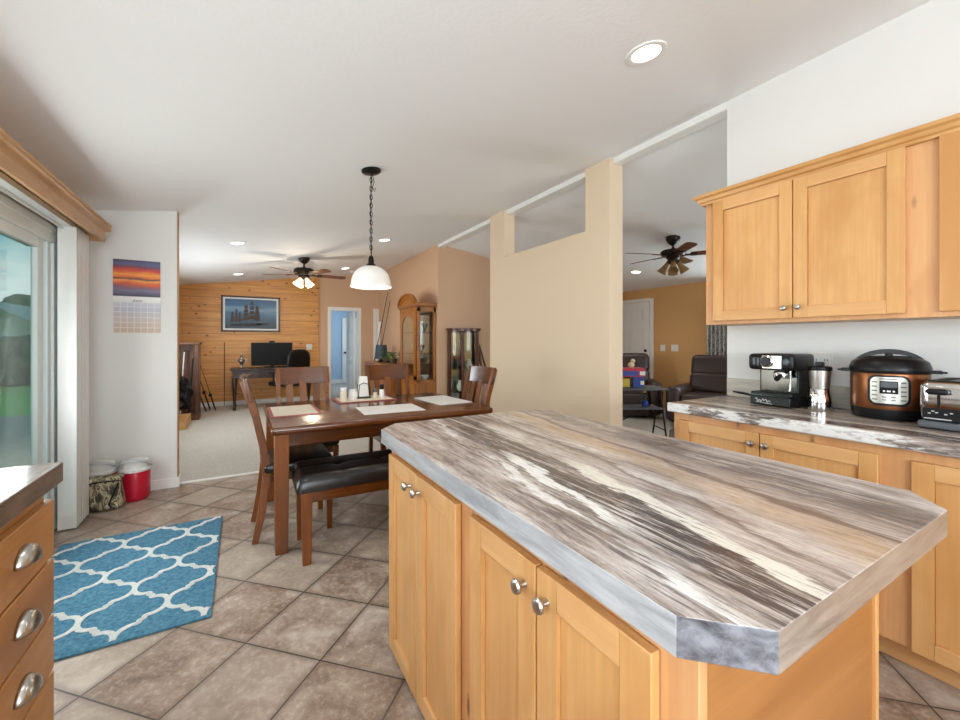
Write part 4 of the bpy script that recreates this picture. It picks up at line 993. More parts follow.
t = thing('wall_outlet', 'white wall outlet plate above the backsplash behind the grinder', 'outlet', (2.783, 1.01, 1.15))
MB().box(2.778, 2.785, .955, 1.065, 1.09, 1.21).build('plate', 'grout', t, bevel=.002)
for y in (.985, 1.035):
    r_ = MB().box(2.775, 2.779, y-.017, y+.017, 1.115, 1.185).build('receptacle', 'white_plastic', t, bevel=.001)
    b = MB()
    for z in (1.133, 1.167): b.box(2.7742, 2.7752, y-.008, y-.005, z-.005, z+.005).box(2.7742, 2.7752, y+.005, y+.008, z-.005, z+.005)
    b.build('slots', 'dark_gap', r_)

# pressure cooker facing the camera
pc = Vector((2.622, .692, CZ)); fa = math.atan2(-.692-.0, -2.622)
t = thing('pressure_cooker', 'copper electric pressure cooker with black lid on the right counter', 'pressure cooker', tuple(pc), fa, world=False); O = (0,0,0)
MB().lathe([(.118, 0), (.126, .004), (.133, .03), (.134, .05)], (0,0,0), 48).build('base_band', 'black', t, O)
MB().lathe([(.134, .05), (.135, .053), (.135, .207), (.134, .21)], (0,0,0), 64).build('body', 'copper', t, O)
MB().lathe([(.134, .21), (.137, .212), (.140, .222), (.139, .236), (.13, .262), (.108, .278), (.07, .287), (0, .290)], (0,0,0), 64).build('lid', 'black', t, O)
b = MB(); n = 24
for i in range(n):
    q = []
    for k_ in (i, i+1):
        y_ = -.120+.240*k_/n; u_ = y_/.120; o_z = .258+.062*max(0, 1-u_*u_)**.62; y2_ = y_*.80; v_ = max(0, 1-u_*u_); i_z = .262+.036*v_**.55
        q += [(y_, o_z), (y2_, i_z)]
    b.prism([q[0], q[2], q[3], q[1]], -.022, .022, axis='x')
b.build('lid_handle', 'black', t, O, bevel=.002)
MB().lathe([(.013, .285), (.013, .296), (.02, .3), (.02, .312), (0, .314)], (0, 0, 0), 16).build('steam_valve', 'black', t, O)
for s_ in (-1, 1):
    MB().box(-.035, .035, s_*.128, s_*.168, .212, .226).box(-.028, .028, s_*.155, s_*.182, .214, .222).build('side_handle', 'black', t, O, bevel=.004)
def curved_panel(w, z0, z1, r, mat_, name, parent, rad, off):
    b = MB(); n = 24; poly = []
    for cx_, cz_, a0 in ((w-rad, z1-rad, 0), (-w+rad, z1-rad, PI/2), (-w+rad, z0+rad, PI), (w-rad, z0+rad, 1.5*PI)):
        for i in range(7): a = a0 + PI/2*i/6; poly.append((cx_+rad*math.cos(a), cz_+rad*math.sin(a)))
    # fill by columns so that the plate bends with the pot
    xs = sorted(set([round(p[0], 6) for p in poly] + [-w + 2*w*i/n for i in range(n+1)])); vs = []; fs = []
    def span(x):
        d = max(0, abs(x)-(w-rad)); k_ = rad - math.sqrt(max(0, rad*rad-d*d)); return z0+k_, z1-k_
    for x in xs:
        lo_, hi_ = span(x); a = x/r
        for rr in (r-.004, r+off):
            for z in (lo_, hi_): vs.append((rr*math.cos(a), -rr*math.sin(a), z))
    for i in range(len(xs)-1):
        q = 4*i; fs += [(q+2, q+6, q+7, q+3), (q+3, q+7, q+5, q+1), (q+2, q, q+4, q+6)]
    return b.add(vs, fs).build(name, mat_, parent, O, smooth=40)
pn = curved_panel(.071, .068, .204, .1352, 'black', 'panel_surround', t, .03, .0025)
sil = curved_panel(.061, .078, .196, .1352, 'aluminium', 'control_panel', t, .024, .0035)
def chip(x0, x1, z0, z1, mat_, name, par, off=.0042):
    n = 4; vs = []; fs = []
    for i in range(n+1):
        a = (x0+(x1-x0)*i/n)/.1352; r = .1352+off
        vs += [(r*math.cos(a), -r*math.sin(a), z0), (r*math.cos(a), -r*math.sin(a), z1), ((r-.002)*math.cos(a), -(r-.002)*math.sin(a), z0), ((r-.002)*math.cos(a), -(r-.002)*math.sin(a), z1)]
    for i in range(n): q = 4*i; fs += [(q, q+4, q+5, q+1), (q+1, q+5, q+7, q+3), (q, q+2, q+6, q+4)]
    return MB().add(vs, fs).build(name, mat_, par, O)
chip(-.029, .029, .122, .178, 'screen', 'display', sil)
chip(-.026, .026, .150, .174, 'grey_plastic', 'display_window', sil, .0045)
for x0, x1 in ((-.019, -.012), (-.006, .006), (.011, .018)): chip(x0, x1, .130, .137, 'white_plastic', 'display_mark', sil, .0047)
for i in range(5):
    for s_ in (-1, 1): chip(s_*.046-.009, s_*.046+.009, .092+.0195*i, .097+.0195*i, 'grey_plastic', 'button', sil)
for x in (-.014, .014):
    for z in (.092, .105): chip(x-.007, x+.007, z, z+.004, 'grey_plastic', 'button', sil)
chip(-.03, .03, .1855, .189, 'grey_plastic', 'printed_line', sil)

t = thing('toaster', 'chrome toaster with black lever at the right edge of the counter', 'toaster', (2.55, .43, CZ))
b = MB().rbox((2.555, .43, CZ+.112), (.29, .235, .165), .028, 5); b.build('shell', 'chrome', t)
MB().box(2.405, 2.70, .31, .55, CZ+.004, CZ+.034).build('base', 'grey_plastic', t, bevel=.008)
MB().box(2.43, 2.68, .335, .525, CZ+.191, CZ+.198).build('top_trim', 'black', t, bevel=.004)
b = MB()
for y in (.375, .485): b.box(2.45, 2.66, y-.016, y+.016, CZ+.1975, CZ+.1995)
b.build('bread_slots', 'dark_gap', t)
MB().box(2.4065, 2.411, .335, .535, CZ+.040, CZ+.088).build('control_panel', 'black', t, bevel=.002)
for y in (.49, .37):
    MB().box(2.4075, 2.411, y-.004, y+.004, CZ+.088, CZ+.165).build('lever_slot', 'dark_gap', t)
    MB().rbox((2.392, y, CZ+.155), (.034, .062, .024), .010, 3).build('lever', 'black', t)
for y, z in ((.515, .066), (.505, .075), (.495, .07), (.47, .066), (.455, .072)): MB().box(2.4050, 2.407, y-.004, y+.004, CZ+z-.002, CZ+z+.002).build('printed_mark', 'silver_print', t)
MB().box(2.4048, 2.407, .455, .53, CZ+.043, CZ+.047).build('printed_line', 'silver_print', t)

# ------------------------------------------------------------------ living room
def desk():
    t = thing('writing_desk', 'dark writing desk with curved legs against the pine wall', 'desk', (.45, 9.0, 0))
    MB().box(-.19, 1.22, 8.70, 9.32, .735, .765).build('desk_top', 'dark_x', t, bevel=.006)
    MB().box(-.15, 1.18, 8.74, 9.28, .58, .735).build('desk_case', 'dark_x', t, bevel=.004)
    for x0, x1 in ((-.12, .30), (.33, .72), (.75, 1.15)):
        d = MB().box(x0, x1, 8.725, 8.745, .60, .72).build('drawer', 'dark_x', t, bevel=.004)
        MB().tube([((x0+x1)/2-.05, 8.722, .665), ((x0+x1)/2-.03, 8.705, .65), ((x0+x1)/2+.03, 8.705, .65), ((x0+x1)/2+.05, 8.722, .665)], .005, 6).build('handle', 'brass', d)
    for x in (-.12, 1.15):
        for y, s_ in ((8.76, -1), (9.25, 1)):
            MB().tube([(x, y, .60), (x, y+s_*.035, .50), (x, y+s_*.02, .33), (x, y, .16), (x, y+s_*.02, .06), (x, y+s_*.055, .02), (x, y+s_*.06, .004)], [.04, .045, .03, .022, .02, .03, .034], 12).build('leg', 'dark_z', t)
desk()
t = thing('computer_monitor', 'black flat computer monitor on the dark writing desk', 'monitor', (.51, 9.05, .7655))
MB().box(.15, .88, 9.03, 9.06, .80, 1.25).build('bezel', 'black', t, bevel=.004); MB().box(.16, .87, 9.026, 9.031, .815, 1.24).build('screen', 'screen', t)
MB().box(.48, .55, 9.06, 9.085, .77, .95).box(.36, .67, 9.0, 9.13, .7655, .777).build('stand', 'black', t, bevel=.003)
MB().box(.46, .56, 9.02, 9.06, 1.252, 1.285).build('webcam', 'black', t, bevel=.006)
t = thing('silver_ornament', 'small silver urn ornament on the left of the dark desk', 'ornament', (-.01, 8.95, .7655))
MB().lathe([(.05, 0), (.055, .01), (.03, .03), (.02, .06), (.035, .1), (.06, .13), (.062, .16), (.03, .185), (.018, .21), (.03, .23), (.01, .25), (.006, .29), (0, .295)], (-.01, 8.95, .7655), 20).build('urn', 'steel', t)
for s_ in (-1, 1): MB().tube([(-.01+s_*.055, 8.95, .925), (-.01+s_*.10, 8.95, .945), (-.01+s_*.10, 8.95, .90), (-.01+s_*.06, 8.95, .885)], .006, 6).build('handle', 'steel', t)
solo('keyboard', MB().box(.35, .75, 8.76, 8.90, .7655, .785), 'black', 'black keyboard lying in front of the monitor', 'keyboard', (.55, 8.83, .7655), bevel=.004)
def office_chair(x, y, rot):
    t = thing('office_chair', 'black swivel office chair pulled up to the dark desk', 'office chair', (x, y, 0), rot, world=False); O = (0,0,0)
    MB().rbox((0, 0, .50), (.50, .48, .09), .04, 4).build('seat', 'black', t, O)
    b = MB().ball((0, -.25, .84), .24, .05, .29, 24, 16, ex=.62); b.v = [(v[0], v[1]-.10*(v[2]-.6)-.1*(v[0]**2), v[2]) for v in b.v]; b.build('backrest', 'black', t, O, smooth=50)
    MB().bar((0, -.1, .46), (0, -.27, .47), .07, .02).bar((0, -.27, .47), (0, -.27, .70), .07, .02, up=(0,1,0)).build('back_bracket', 'black', t, O)
    MB().cyl((0,0,.10), (0,0,.46), .03).build('gas_column', 'blackmetal', t, O)
    for i in range(5):
        a = 2*PI*i/5+.3; c, s_ = math.cos(a), math.sin(a)
        lg = MB().bar((0,0,.12), (c*.30, s_*.30, .085), .05, .035, w2=.03, h2=.025).build('base_spoke', 'blackmetal', t, O)
        MB().lathe([(.0, -.022), (.03, -.022), (.033, -.018), (.033, .018), (.03, .022), (0, .022)], (c*.30, s_*.30, .039), 14, axis=(-s_, c, 0)).build('caster', 'black', lg, O)
    for s_ in (-1, 1):
        MB().tube([(s_*.24, .02, .49), (s_*.29, .02, .50), (s_*.30, 0, .68), (s_*.29, -.12, .70), (s_*.29, .14, .70)], .014, 8).build('armrest', 'black', t, O)
office_chair(.74, 8.32, .55)
def picture():
    t = thing('ship_painting', 'framed painting of sailing ships on a night sea hung on the pine wall', 'painting', (.165, 9.48, 1.825))
    x0, x1, z0, z1 = -.355, .684, 1.468, 2.18
    b = MB()
    for (a, c, d, e_) in ((x0, x1, z0, z0+.03), (x0, x1, z1-.03, z1), (x0, x0+.03, z0, z1), (x1-.03, x1, z0, z1)): b.box(a, c, 9.455, 9.498, d, e_)
    b.build('frame', 'dark_x', t, bevel=.006)
    MB().box(x0+.025, x1-.025, 9.478, 9.49, z0+.025, z1-.025).build('mat_board', 'paper', t)
    cv = MB().box(x0+.065, x1-.065, 9.474, 9.479, z0+.062, z1-.062); 
    me = cv.build('canvas', 'sea', t, (.165, 9.48, z0+.05)); me.location = (0, 0, z0+.05-1.825)
    b = MB(); Y = 9.4735
    for (cx_, k_) in ((.14, 1.15), (-.12, .75)):
        zb = z0+.13
        b.prism([(cx_-.12*k_, zb+.03*k_), (cx_+.20*k_, zb+.035*k_), (cx_+.15*k_, zb-.02), (cx_-.09*k_, zb-.02)], Y, Y+.001, 0, 'y')
        for m_, h_ in ((-.06, .36), (.03, .44), (.11, .34)):
            b.box(cx_+m_*k_-.003, cx_+m_*k_+.003, Y, Y+.001, zb, zb+h_*k_, 0)
            for q in range(4):
                zz = zb+h_*k_*(.24+.19*q); w = .052*k_*(1-.16*q); b.prism([(cx_+m_*k_-w, zz), (cx_+m_*k_+w, zz), (cx_+m_*k_+w*.8, zz+.062*k_), (cx_+m_*k_-w*.8, zz+.062*k_)], Y+.0003, Y+.0013, 1, 'y')
    b.prism([(.22, z0+.16), (.50, z0+.18), (.46, z0+.145), (.27, z0+.14)], Y, Y+.001, 0, 'y')
    b.build('painted_ships', ['black', 'terracotta'], t)
picture()
def plate(x, y, z, ax, label, name='light_switch', w=.12):
    t = thing(name, label, 'light switch', (x, y, z))
    if ax == 'y': MB().box(x-w/2, x+w/2, y-.007, y, z-.06, z+.06).build('plate', 'grout', t, bevel=.002)
    else: MB().box(x-.007, x, y-w/2, y+w/2, z-.06, z+.06).build('plate', 'grout', t, bevel=.002)
    for s_ in ((-1, 1) if w > .09 else (0,)):
        if ax == 'y': MB().box(x+s_*.024-.006, x+s_*.024+.006, y-.016, y-.006, z-.012, z+.012).build('toggle', 'white_plastic', t)
        else: MB().box(x-.016, x-.006, y+s_*.024-.006, y+s_*.024+.006, z-.012, z+.012).build('toggle', 'white_plastic', t)
plate(1.255, 9.499, 1.15, 'y', 'white double light switch on the pine wall near the hall doorway')
plate(6.849, 4.918, 1.15, 'x', 'white light switch on the tan den wall closer to the front door', w=.10)
plate(6.849, 4.672, 1.15, 'x', 'white light switch on the tan den wall closer to the recliner', w=.14)

# rack with long tools and rods
t = thing('rustic_rack', 'rustic brown wooden rack by the pine wall behind the calendar wall corner', 'rack', (-.84, 8.15, 0))
MB().box(-1.09, -.60, 7.98, 8.35, 0, .10).build('plinth', 'rustic', t, bevel=.006)
MB().box(-1.09, -.585, 7.96, 8.37, 1.22, 1.26).build('top_board', 'rustic', t, bevel=.006)
for x in (-1.085, -.66):
    for y in (7.985, 8.29): MB().box(x, x+.055, y, y+.055, .10, 1.22).build('post', 'rustic', t, bevel=.004)
MB().box(-1.08, -.61, 8.335, 8.35, .10, 1.22).build('back_board', 'rustic', t)
for x, y, x2, y2, h_, m_, lb in ((-.95, 8.12, -.99, 8.20, 1.05, 'raw_pine', 'pale walking stick standing inside the rustic rack, farthest from the room'), (-.86, 8.10, -.82, 8.24, 1.10, 'aluminium', 'silvery walking stick standing inside the rustic rack'), (-.75, 8.12, -.70, 8.22, .98, 'blackmetal', 'dark walking stick standing inside the rustic rack, nearest the room')):
    t = thing('walking_stick', lb, 'stick', (x, y, .101), group='sticks in the rustic rack'); MB().cyl((x, y, .103), (x2, y2, h_), .011, .013, 10).build('shaft', m_, t); MB().ball((x2, y2, h_+.012), .02, n=12, m_=8).build('handle', 'rustic', t)
rods = ((-.56, 8.86, -1.0, 9.45, 1.15, 'rustic'), (-.42, 8.90, -.75, 9.47, 1.05, 'rustic'), (-.50, 8.95, -.90, 9.47, 1.25, 'blackmetal'))
labs = ('leaning rod with dark grip, nearest the rustic rack', 'leaning rod farthest from the rustic rack, on the pine wall', 'middle one of three rods leaning on the pine wall')
for (x, y, x2, y2, h_, m_), lb in zip(rods, labs):
    t = thing('fishing_rod', lb, 'rod', (x, y, 0), group='rods leaning on the pine wall')
    p, q = Vector((x, y, .012)), Vector((x2, y2-.01, h_)); MB().tube([p, p.lerp(q, .3)], [.014, .012], 8).build('grip', 'black', t); MB().tube([p.lerp(q, .3), q], [.009, .005], 8).build('shaft', m_, t)
    MB().cyl(p.lerp(q, .26)+Vector((0,-.05,0)), p.lerp(q, .26)+Vector((0,-.005,0)), .03).build('reel', 'black', t)
t = thing('yard_stick', 'thin straight stick standing upright against the pine wall', 'stick', (-.30, 9.46, 0)); MB().cyl((-.30, 9.46, .006), (-.30, 9.485, 1.25), .006, .006, 8).build('shaft', 'rustic', t)
b = MB().ball((-.84, 7.905, .44), .17, .04, .27, 40, 24); b.v = [(x+.02*math.sin(z*31), y-.022*math.sin(x*60+z*9)+.012*math.sin(z*45), z+.02*math.sin(x*37)) for x, y, z in b.v]; solo('dark_coat', b, 'black', 'dark bundled jacket hanging on the front of the rustic rack', 'jacket', (-.84, 7.905, .16), smooth=60)
t = thing('wooden_tray', 'small raw wood open box on the carpet by the calendar wall corner', 'box', (-.86, 7.55, .006))
b = MB().box(-1.05, -.70, 7.18, 7.92, .006, .02).box(-1.05, -.70, 7.18, 7.195, .006, .13).box(-1.05, -.70, 7.905, 7.92, .006, .13).box(-.715, -.70, 7.18, 7.92, .006, .13).box(-1.05, -1.035, 7.18, 7.92, .006, .13)
b.build('open_box', 'raw_pine', t, bevel=.002)

# golden oak china cabinet against the ridge wall
def china():
    t = thing('china_cabinet', 'tall golden oak china cabinet with arched top and glass doors', 'cabinet', (2.62, 6.66, 0))
    X0, X1, Y0, Y1 = 2.46, 2.783, 6.23, 7.09
    b = MB()
    for x in (X0, X1-.045):
        for y in (Y0, Y1-.045): b.box(x, x+.045, y, y+.045, .60, 1.83)
    b.box(X0, X1, Y0, Y1, 1.76, 1.84).box(X0, X1, Y0, Y1, .58, .64).box(X1-.012, X1, Y0+.04, Y1-.04, .6, 1.8)
    b.build('upper_case', 'gold_oak_z', t, bevel=.003)
    MB().box(X0-.012, X1, Y0-.01, Y1+.01, .0, .60).build('lower_case', 'gold_oak_z', t, bevel=.004)
    pr = [(X0, 1.84), (X0-.02, 1.85), (X0-.045, 1.89), (X0-.045, 1.905), (X1, 1.905), (X1, 1.84)]
    b = MB().prism(pr, Y0, Y1, axis='y'); b.box(X0-.02, X1, Y0-.04, Y0, 1.85, 1.905).box(X0-.02, X1, Y1, Y1+.04, 1.85, 1.905)
    b.build('cornice', 'gold_oak_y', t, bevel=.004)
    yc = (Y0+Y1)/2; out = []; inn = []
    for i in range(21):
        a = PI*i/20; out.append((yc+.40*math.cos(a), 1.88+.19*math.sin(a))); inn.append((yc+.30*math.cos(a), 1.88+.115*math.sin(a)))
    MB().prism(out, X0-.03, X0+.01, axis='x').build('arched_pediment', 'gold_oak_y', t, bevel=.004)
    rim = MB()
    for p, q in zip(out, out[1:]): rim.bar((X0-.035, p[0], p[1]), (X0-.035, q[0], q[1]), .03, .05, up=(1,0,0))
    for p, q in zip(inn, inn[1:]): rim.bar((X0-.032, p[0], p[1]), (X0-.032, q[0], q[1]), .014, .02, up=(1,0,0))
    rim.build('pediment_moulding', 'gold_oak_y', t)
    # arched front doors
    for ya, yb in ((Y0+.05, Y1-.05),):
        b = MB(); b.box(X0-.018, X0, ya, ya+.10, .64, 1.76).box(X0-.018, X0, yb-.10, yb, .64, 1.76).box(X0-.018, X0, ya, yb, .64, .70)
        m_ = (ya+yb)/2; hw = (yb-ya)/2-.10; arc = [(m_+hw*math.cos(PI*i/14), 1.50+.21*math.sin(PI*i/14)) for i in range(15)]
        poly = [(ya+.10, 1.76)] + [(p[0], p[1]) for p in reversed(arc)] + [(yb-.10, 1.76)]
        for p, q in zip(poly[1:-1], poly[2:-1]): b.prism([(p[0], p[1]), (q[0], q[1]), (q[0], 1.76), (p[0], 1.76)], X0-.018, X0, axis='x')
        d = b.build('door', 'gold_oak_z', t); MB().box(X0-.010, X0-.007, ya+.04, yb-.04, .69, 1.72).build('pane', 'glass', d); knob(d, (X0-.018, yb-.025 if ya < yc-.2 else ya+.025, 1.1), (-1, 0, 0), 'brass', .012)
    MB().box(X1-.016, X1-.0125, Y0+.05, Y1-.05, .66, 1.74).build('mirror_back', 'chrome', t)
    MB().box(X0+.04, X1-.04, Y0+.018, Y0+.022, .64, 1.77).build('side_pane', 'glass', t)
    for z in (1.06, 1.42): MB().box(X0+.02, X1-.02, Y0+.03, Y1-.03, z, z+.006).build('shelf', 'glass', t)
    for ya, yb in ((Y0+.05, yc-.004), (yc+.004, Y1-.05)):
        d = MB().box(X0-.03, X0-.012, ya, yb, .08, .56).build('lower_door', 'gold_oak_z', t, bevel=.006); knob(d, (X0-.03, yb-.03 if ya < yc-.2 else ya+.03, .35), (-1, 0, 0), 'brass', .012)
china()
for i, (x, y, z, m_, lb) in enumerate(((2.62, 6.36, .6405, 'paper', 'white bowl low in the oak china cabinet'), (2.60, 6.42, 1.0665, 'brass', 'brass goblet on the middle shelf of the china cabinet'), (2.62, 6.33, 1.4265, 'aluminium', 'pale vase on the top glass shelf of the china cabinet'))):
    solo(('china_bowl', 'brass_goblet', 'pale_vase')[i], MB().lathe([(.03, 0), (.035, .008), (.018, .04), (.05, .1), (.06, .15), (.055, .15), (.0, .05)] if i else [(.05, 0), (.06, .01), (.09, .07), (.085, .07), (0, .015)], (x, y, z), 20), m_, lb, ('bowl', 'goblet', 'vase')[i], (x, y, z))
# sideboard
t = thing('oak_sideboard', 'low golden oak sideboard with plants on top beside the china cabinet', 'sideboard', (2.5, 7.9, 0))
MB().box(2.24, 2.78, 7.16, 8.62, .06, .82).box(2.28, 2.78, 7.2, 8.58, 0, .06).build('case', 'gold_oak_z', t, bevel=.004)
MB().box(2.21, 2.783, 7.135, 8.65, .82, .856).build('top_board', 'gold_oak_y', t, bevel=.006)
for i in range(3):
    y0 = 7.20+.47*i
    d = MB().box(2.222, 2.24, y0, y0+.45, .10, .60).build('door', 'gold_oak_z', t, bevel=.006); knob(d, (2.222, y0+.04, .4), (-1,0,0), 'brass', .012)
    d = MB().box(2.222, 2.24, y0, y0+.45, .62, .79).build('drawer', 'gold_oak_y', t, bevel=.006); knob(d, (2.222, y0+.225, .705), (-1,0,0), 'brass', .012)
def plant(x, y, z, label, seed):
    rr = random.Random(seed); t = thing('potted_plant', label, 'plant', (x, y, z), group='plants on the oak sideboard')
    p = MB().lathe([(.045, 0), (.06, .005), (.075, .09), (.07, .09), (.065, .075), (0, .075)], (x, y, z), 20).build('pot', 'terracotta', t)
    b = MB()
    for i in range(46):
        a = rr.uniform(0, 2*PI); r = rr.uniform(.04, .15); h_ = rr.uniform(.08, .24) - r*.35; L_ = rr.uniform(.05, .085); up = rr.uniform(-.4, .6)
        c = Vector((x+r*math.cos(a), y+r*math.sin(a), z+h_)); d = Vector((math.cos(a), math.sin(a), up)).normalized(); w = d.cross(Vector((0,0,1))).normalized()*L_*.36; n_ = w.cross(d).normalized()*.012
        b.add([c, c+d*L_*.5+w+n_, c+d*L_, c+d*L_*.5-w+n_, c+d*L_*.5-n_*.2], [(0,1,4),(1,2,4),(2,3,4),(3,0,4)])
        if i % 3 == 0: b.tube([(x, y, z+.07), (x+r*.4*math.cos(a), y+r*.4*math.sin(a), z+h_*.9+.03), c], .003, 5)
    b.build('leaves', 'leaf', t)
plant(2.46, 7.46, .856, 'leafy green plant on the sideboard closer to the china cabinet', 3)
plant(2.48, 7.93, .856, 'leafy green plant on the sideboard next to the slate grey canister', 5)
t = thing('slate_canister', 'slate grey tapered shade lamp on the far half of the sideboard', 'lamp', (2.47, 8.27, .856))
MB().lathe([(.07, 0), (.075, .01), (.03, .025), (.02, .06)], (2.47, 8.27, .856), 18).build('base', 'blackmetal', t); MB().lathe([(.135, .06), (.105, .345), (.10, .345), (.13, .06)], (2.47, 8.27, .856), 28).build('lamp_shade', 'lampshade', t); t.name = 'table_lamp'
for (p, q, m_, lb) in (((2.36, 8.98, .01), (2.765, 8.75, 2.37), 'blackmetal', 'dark fishing rod leaning in the corner behind the sideboard'), ((2.45, 8.92, .01), (2.77, 8.62, 2.15), 'rustic', 'brown fishing rod leaning by the lamp behind the sideboard')):
    t = thing('fishing_rod', lb, 'rod', p, group='fishing rods in the corner'); P_, Q_ = Vector(p), Vector(q)
    MB().tube([P_, P_.lerp(Q_, .22)], [.016, .013], 8).build('grip', 'black', t); MB().tube([P_.lerp(Q_, .22), Q_], [.011, .006], 8).build('shaft', m_, t)
t = thing('white_tube', 'long white tube standing in the corner behind the sideboard', 'tube', (2.62, 9.25, .006)); MB().cyl((2.62, 9.25, .006), (2.735, 9.25, 1.72), .035, .035, 14).build('tube_body', 'paper', t)

# dark curio cabinet
def curio():
    t = thing('curio_cabinet', 'short dark cherry curio cabinet with curved glass front by the tan wall', 'cabinet', (3.215, 6.0, 0))
    cx_, yb = 3.215, 6.155; w, dp = .262, .33
    def outline(s_, n=12):
        p = [(cx_+w*s_, yb)]
        for i in range(n+1):
            a = PI*i/n; p.append((cx_+w*s_*math.cos(a)*(1 if i not in () else 1), yb-.08-(dp*s_-.08)*math.sin(a)**.7))
        p.append((cx_-w*s_, yb)); return p
    MB().prism(outline(1.0), 0, .10).build('plinth', 'cherry_z', t, bevel=.004)
    MB().prism(outline(1.04), 1.44, 1.468).prism(outline(1.08), 1.468, 1.488).build('top_board', 'cherry_z', t, bevel=.003)
    b = MB(); o_ = outline(.97)
    for i in (1, 5, 9, 13): b.box(o_[i][0]-.022, o_[i][0]+.022, o_[i][1]-.012, o_[i][1]+.016, .10, 1.44)
    b.box(cx_-w, cx_+w, yb-.012, yb, .10, 1.44); b.build('frame', 'cherry_z', t, bevel=.003)
    g = MB()
    for p, q in zip(o_[1:-1], o_[2:-1]): g.prism([p, q, (q[0], q[1]+.003), (p[0], p[1]+.003)], .10, 1.44)
    g.build('curved_glass', 'glass', t)
    for z in (.45, .80, 1.12): MB().prism(outline(.92), z, z+.006).build('shelf', 'glass', t)
    MB().box(cx_-.235, cx_+.235, yb-.016, yb-.012, .14, 1.42).build('mirror_back', 'chrome', t)
curio()
for i, (x, z, lb) in enumerate(((3.12, .456, 'pale jug on the lowest shelf of the dark curio cabinet'), (3.14, .806, 'small dark vase on the middle shelf of the dark curio cabinet'), (3.30, .806, 'white figurine on the middle shelf of the dark curio cabinet'))):
    solo(('pale_jug', 'dark_vase', 'white_figurine')[i], MB().lathe([(.03, 0), (.045, .03), (.05, .08), (.03, .13), (.022, .15), (.03, .17), (0, .165)], (x, 6.02, z), 18), ('paper', 'black', 'paper')[i], lb, ('jug', 'vase', 'figurine')[i], (x, 6.02, z))
t = thing('folded_easel', 'folded brown wooden easel leaning beside the dark curio cabinet', 'easel', (3.55, 5.8, .006))
for (p, q) in (((3.54, 5.78, .006), (3.51, 6.10, 1.25)), ((3.73, 5.74, .006), (3.53, 6.10, 1.22)), ((3.67, 5.95, .006), (3.54, 6.13, 1.1))): MB().bar(p, q, .03, .022).build('leg', 'rustic', t, bevel=.002)
MB().bar((3.525, 5.92, .62), (3.65, 5.90, .62), .03, .02).build('ledge', 'rustic', t)

# ------------------------------------------------------------------ den
def recliner(x, y, rot, label, w, name='recliner'):
    """sits looking along local +Y"""
    t = thing(name, label, 'armchair', (x, y, .006), rot, group='brown leather armchairs in the den', world=False); O = (0,0,0); aw = .22; iw = w-2*aw
    MB().rbox((0, .0, .20), (w-.06, .80, .30), .05, 4).build('base', 'recliner', t, O)
    MB().rbox((0, .10, .40), (iw+.03, .66, .18), .07, 5).build('seat', 'recliner', t, O)
    MB().rbox((0, .43, .22), (iw, .09, .36), .04, 4).build('footrest', 'recliner', t, O)
    for s_ in (-1, 1): MB().rbox((s_*(w/2-aw/2), .03, .33), (aw, .86, .54), .095, 6).build('armrest', 'recliner', t, O)
    for z0, hh, th, tl in ((.60, .36, .22, -.27), (.87, .36, .24, -.36)):
        MB().rbox((0, tl, z0), (iw+.16, th, hh), .09, 5, rot=(.20, 0, 0)).build('back_cushion', 'recliner', t, O)
recliner(6.05, 3.52, PI/2+.26, 'dark brown leather recliner in the den beside the curtained window', 1.06)
recliner(5.86, 4.86, PI/2+.75, 'brown leather armchair behind the folding tray table near the front door', .98)
def folding_table():
    t = thing('folding_table', 'black folding table with a lower shelf holding toys in the den', 'table', (4.45, 3.55, .006))
    a = math.radians(-30); C = Matrix.Rotation(a, 3, 'Z')
    def tf(b):
        b.v = [tuple(C @ Vector(v) + Vector((4.40, 3.58, 0))) for v in b.v]; return b
    tf(MB().rbox((0, 0, .668), (.72, .42, .025), .01, 3)).build('table_top', 'grey_plastic', t)
    tf(MB().rbox((0, 0, .42), (.62, .34, .018), .007, 3)).build('lower_shelf', 'grey_plastic', t)
    for s_ in (-1, 1):
        for k_ in (-1, 1): tf(MB().tube([(s_*.33, k_*.02, .65), (s_*.33, k_*.21, .006)], .012, 8)).build('leg', 'blackmetal', t)
        tf(MB().tube([(s_*.33, -.15, .15), (s_*.33, .15, .15)], .009, 8)).build('cross_bar', 'blackmetal', t)
    tf(MB().tube([(.33, 0, .52), (-.33, 0, .15)], .008, 8)).build('brace', 'blackmetal', t)
    return C
C = folding_table()
def den_xy(x, y): v = C @ Vector((x, y, 0)); return v.x+4.40, v.y+3.58
x, y = den_xy(-.02, .05)
b = MB().box(-.15, .15, -.09, .09, 0, .11, 0).box(-.145, .06, -.092, -.09, .012, .075, 1).box(.08, .151, -.091, .02, .02, .07, 2)
b.v = [tuple(C @ Vector(v) + Vector((x, y, .815))) for v in b.v]
solo('toy_box', b, ['red_plastic', 'blue_plastic', 'paper'], 'red and blue toy box topmost on the folding table', 'box', (x, y, .815), bevel=.002)
x2, y2 = den_xy(.05, .03); b = MB().box(-.07, .07, -.06, .06, 0, .133, 0).box(.02, .069, -.0615, -.058, .03, .08, 1); b.v = [tuple(C @ Vector(v) + Vector((x2, y2, .681))) for v in b.v]
solo('blue_carton', b, ['blue_plastic', 'paper'], 'blue carton on the folding table under the toy box', 'carton', (x2, y2, .681), bevel=.002)
x2, y2 = den_xy(-.13, .03); b = MB().box(-.10, .06, -.07, .07, 0, .11); b.v = [tuple(C @ Vector(v) + Vector((x2, y2, .681))) for v in b.v]
solo('yellow_carton', b, 'yellow_plastic', 'yellow carton on the folding table left of the blue one', 'carton', (x2, y2, .681), bevel=.003)
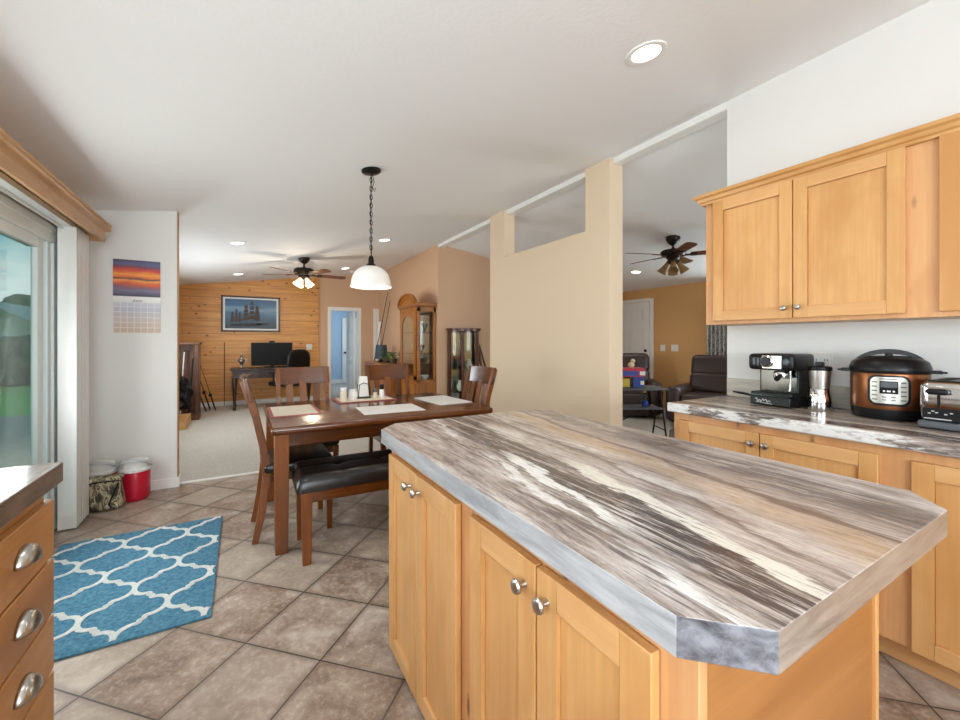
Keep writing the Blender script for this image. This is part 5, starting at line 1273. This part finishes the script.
solo('plush_toy', MB().ball((x+.0, y, .962), .045, .04, .04, 14, 10).ball((x+.02, y-.01, 1.015), .03, .03, .028, 12, 8), 'cream_cloth', 'small cream plush toy sitting on the red toy box', 'toy', (x, y, .925))
x2, y2 = den_xy(.14, 0); t = thing('water_bottle', 'clear bottle of blue liquid on the lower shelf of the folding table', 'bottle', (x2, y2, .4320))
MB().lathe([(.035, 0), (.04, .006), (.04, .07)], (x2, y2, .4320), 20).build('liquid', 'blue_plastic', t); MB().lathe([(.0402, .07), (.04, .12), (.018, .16), (.016, .175)], (x2, y2, .4320), 20).build('bottle_neck', 'jar', t); MB().lathe([(.018, .175), (.018, .195), (0, .196)], (x2, y2, .4320), 16).build('cap', 'yellow_plastic', t)
b = MB(); rr = random.Random(4)
bm = bmesh.new(); bmesh.ops.create_icosphere(bm, subdivisions=3, radius=1)
for v in bm.verts:
    k_ = 1+.12*math.sin(v.co.x*9+1)*math.sin(v.co.y*8)+.08*math.sin(v.co.z*13+v.co.x*5); v.co = Vector((v.co.x*.26*k_, v.co.y*.20*k_, max(v.co.z, -.55)*.17*k_+.095))
b.add([(v.co.x+4.75, v.co.y+3.05, v.co.z+.006) for v in bm.verts], [[v.index for v in f.verts] for f in bm.faces]); bm.free()
mz = min(v[2] for v in b.v); b.v = [(v[0], v[1], v[2]-mz+.0065) for v in b.v]
solo('crumpled_blanket', b, 'greycloth', 'crumpled grey blanket on the den floor by the counter end', 'blanket', (4.75, 3.05, .0065), smooth=60)
t = thing('window_curtain', 'grey patterned curtain at the den window behind the recliner', 'curtain', (6.75, 3.85, .05))
b = MB(); n = 60; p1 = []; p2 = []
for i in range(n+1):
    y = 3.62 + .40*i/n; dx = .03*math.sin(i/n*PI*12); p1.append((6.76+dx, y)); p2.append((6.766+dx, y))
b.prism(p1+list(reversed(p2)), .05, 2.06); b.build('drape', 'curtain', t, smooth=60)
MB().cyl((6.77, 2.0, 2.09), (6.77, 3.99, 2.09), .012).ball((6.77, 4.0, 2.09), .022).box(6.77, 6.85, 3.94, 3.96, 2.08, 2.10).box(6.77, 6.85, 2.08, 2.10, 2.08, 2.10).build('rod', 'blackmetal', t)
for o in bpy.data.objects:
    if 'w_org' in o: del o['w_org']
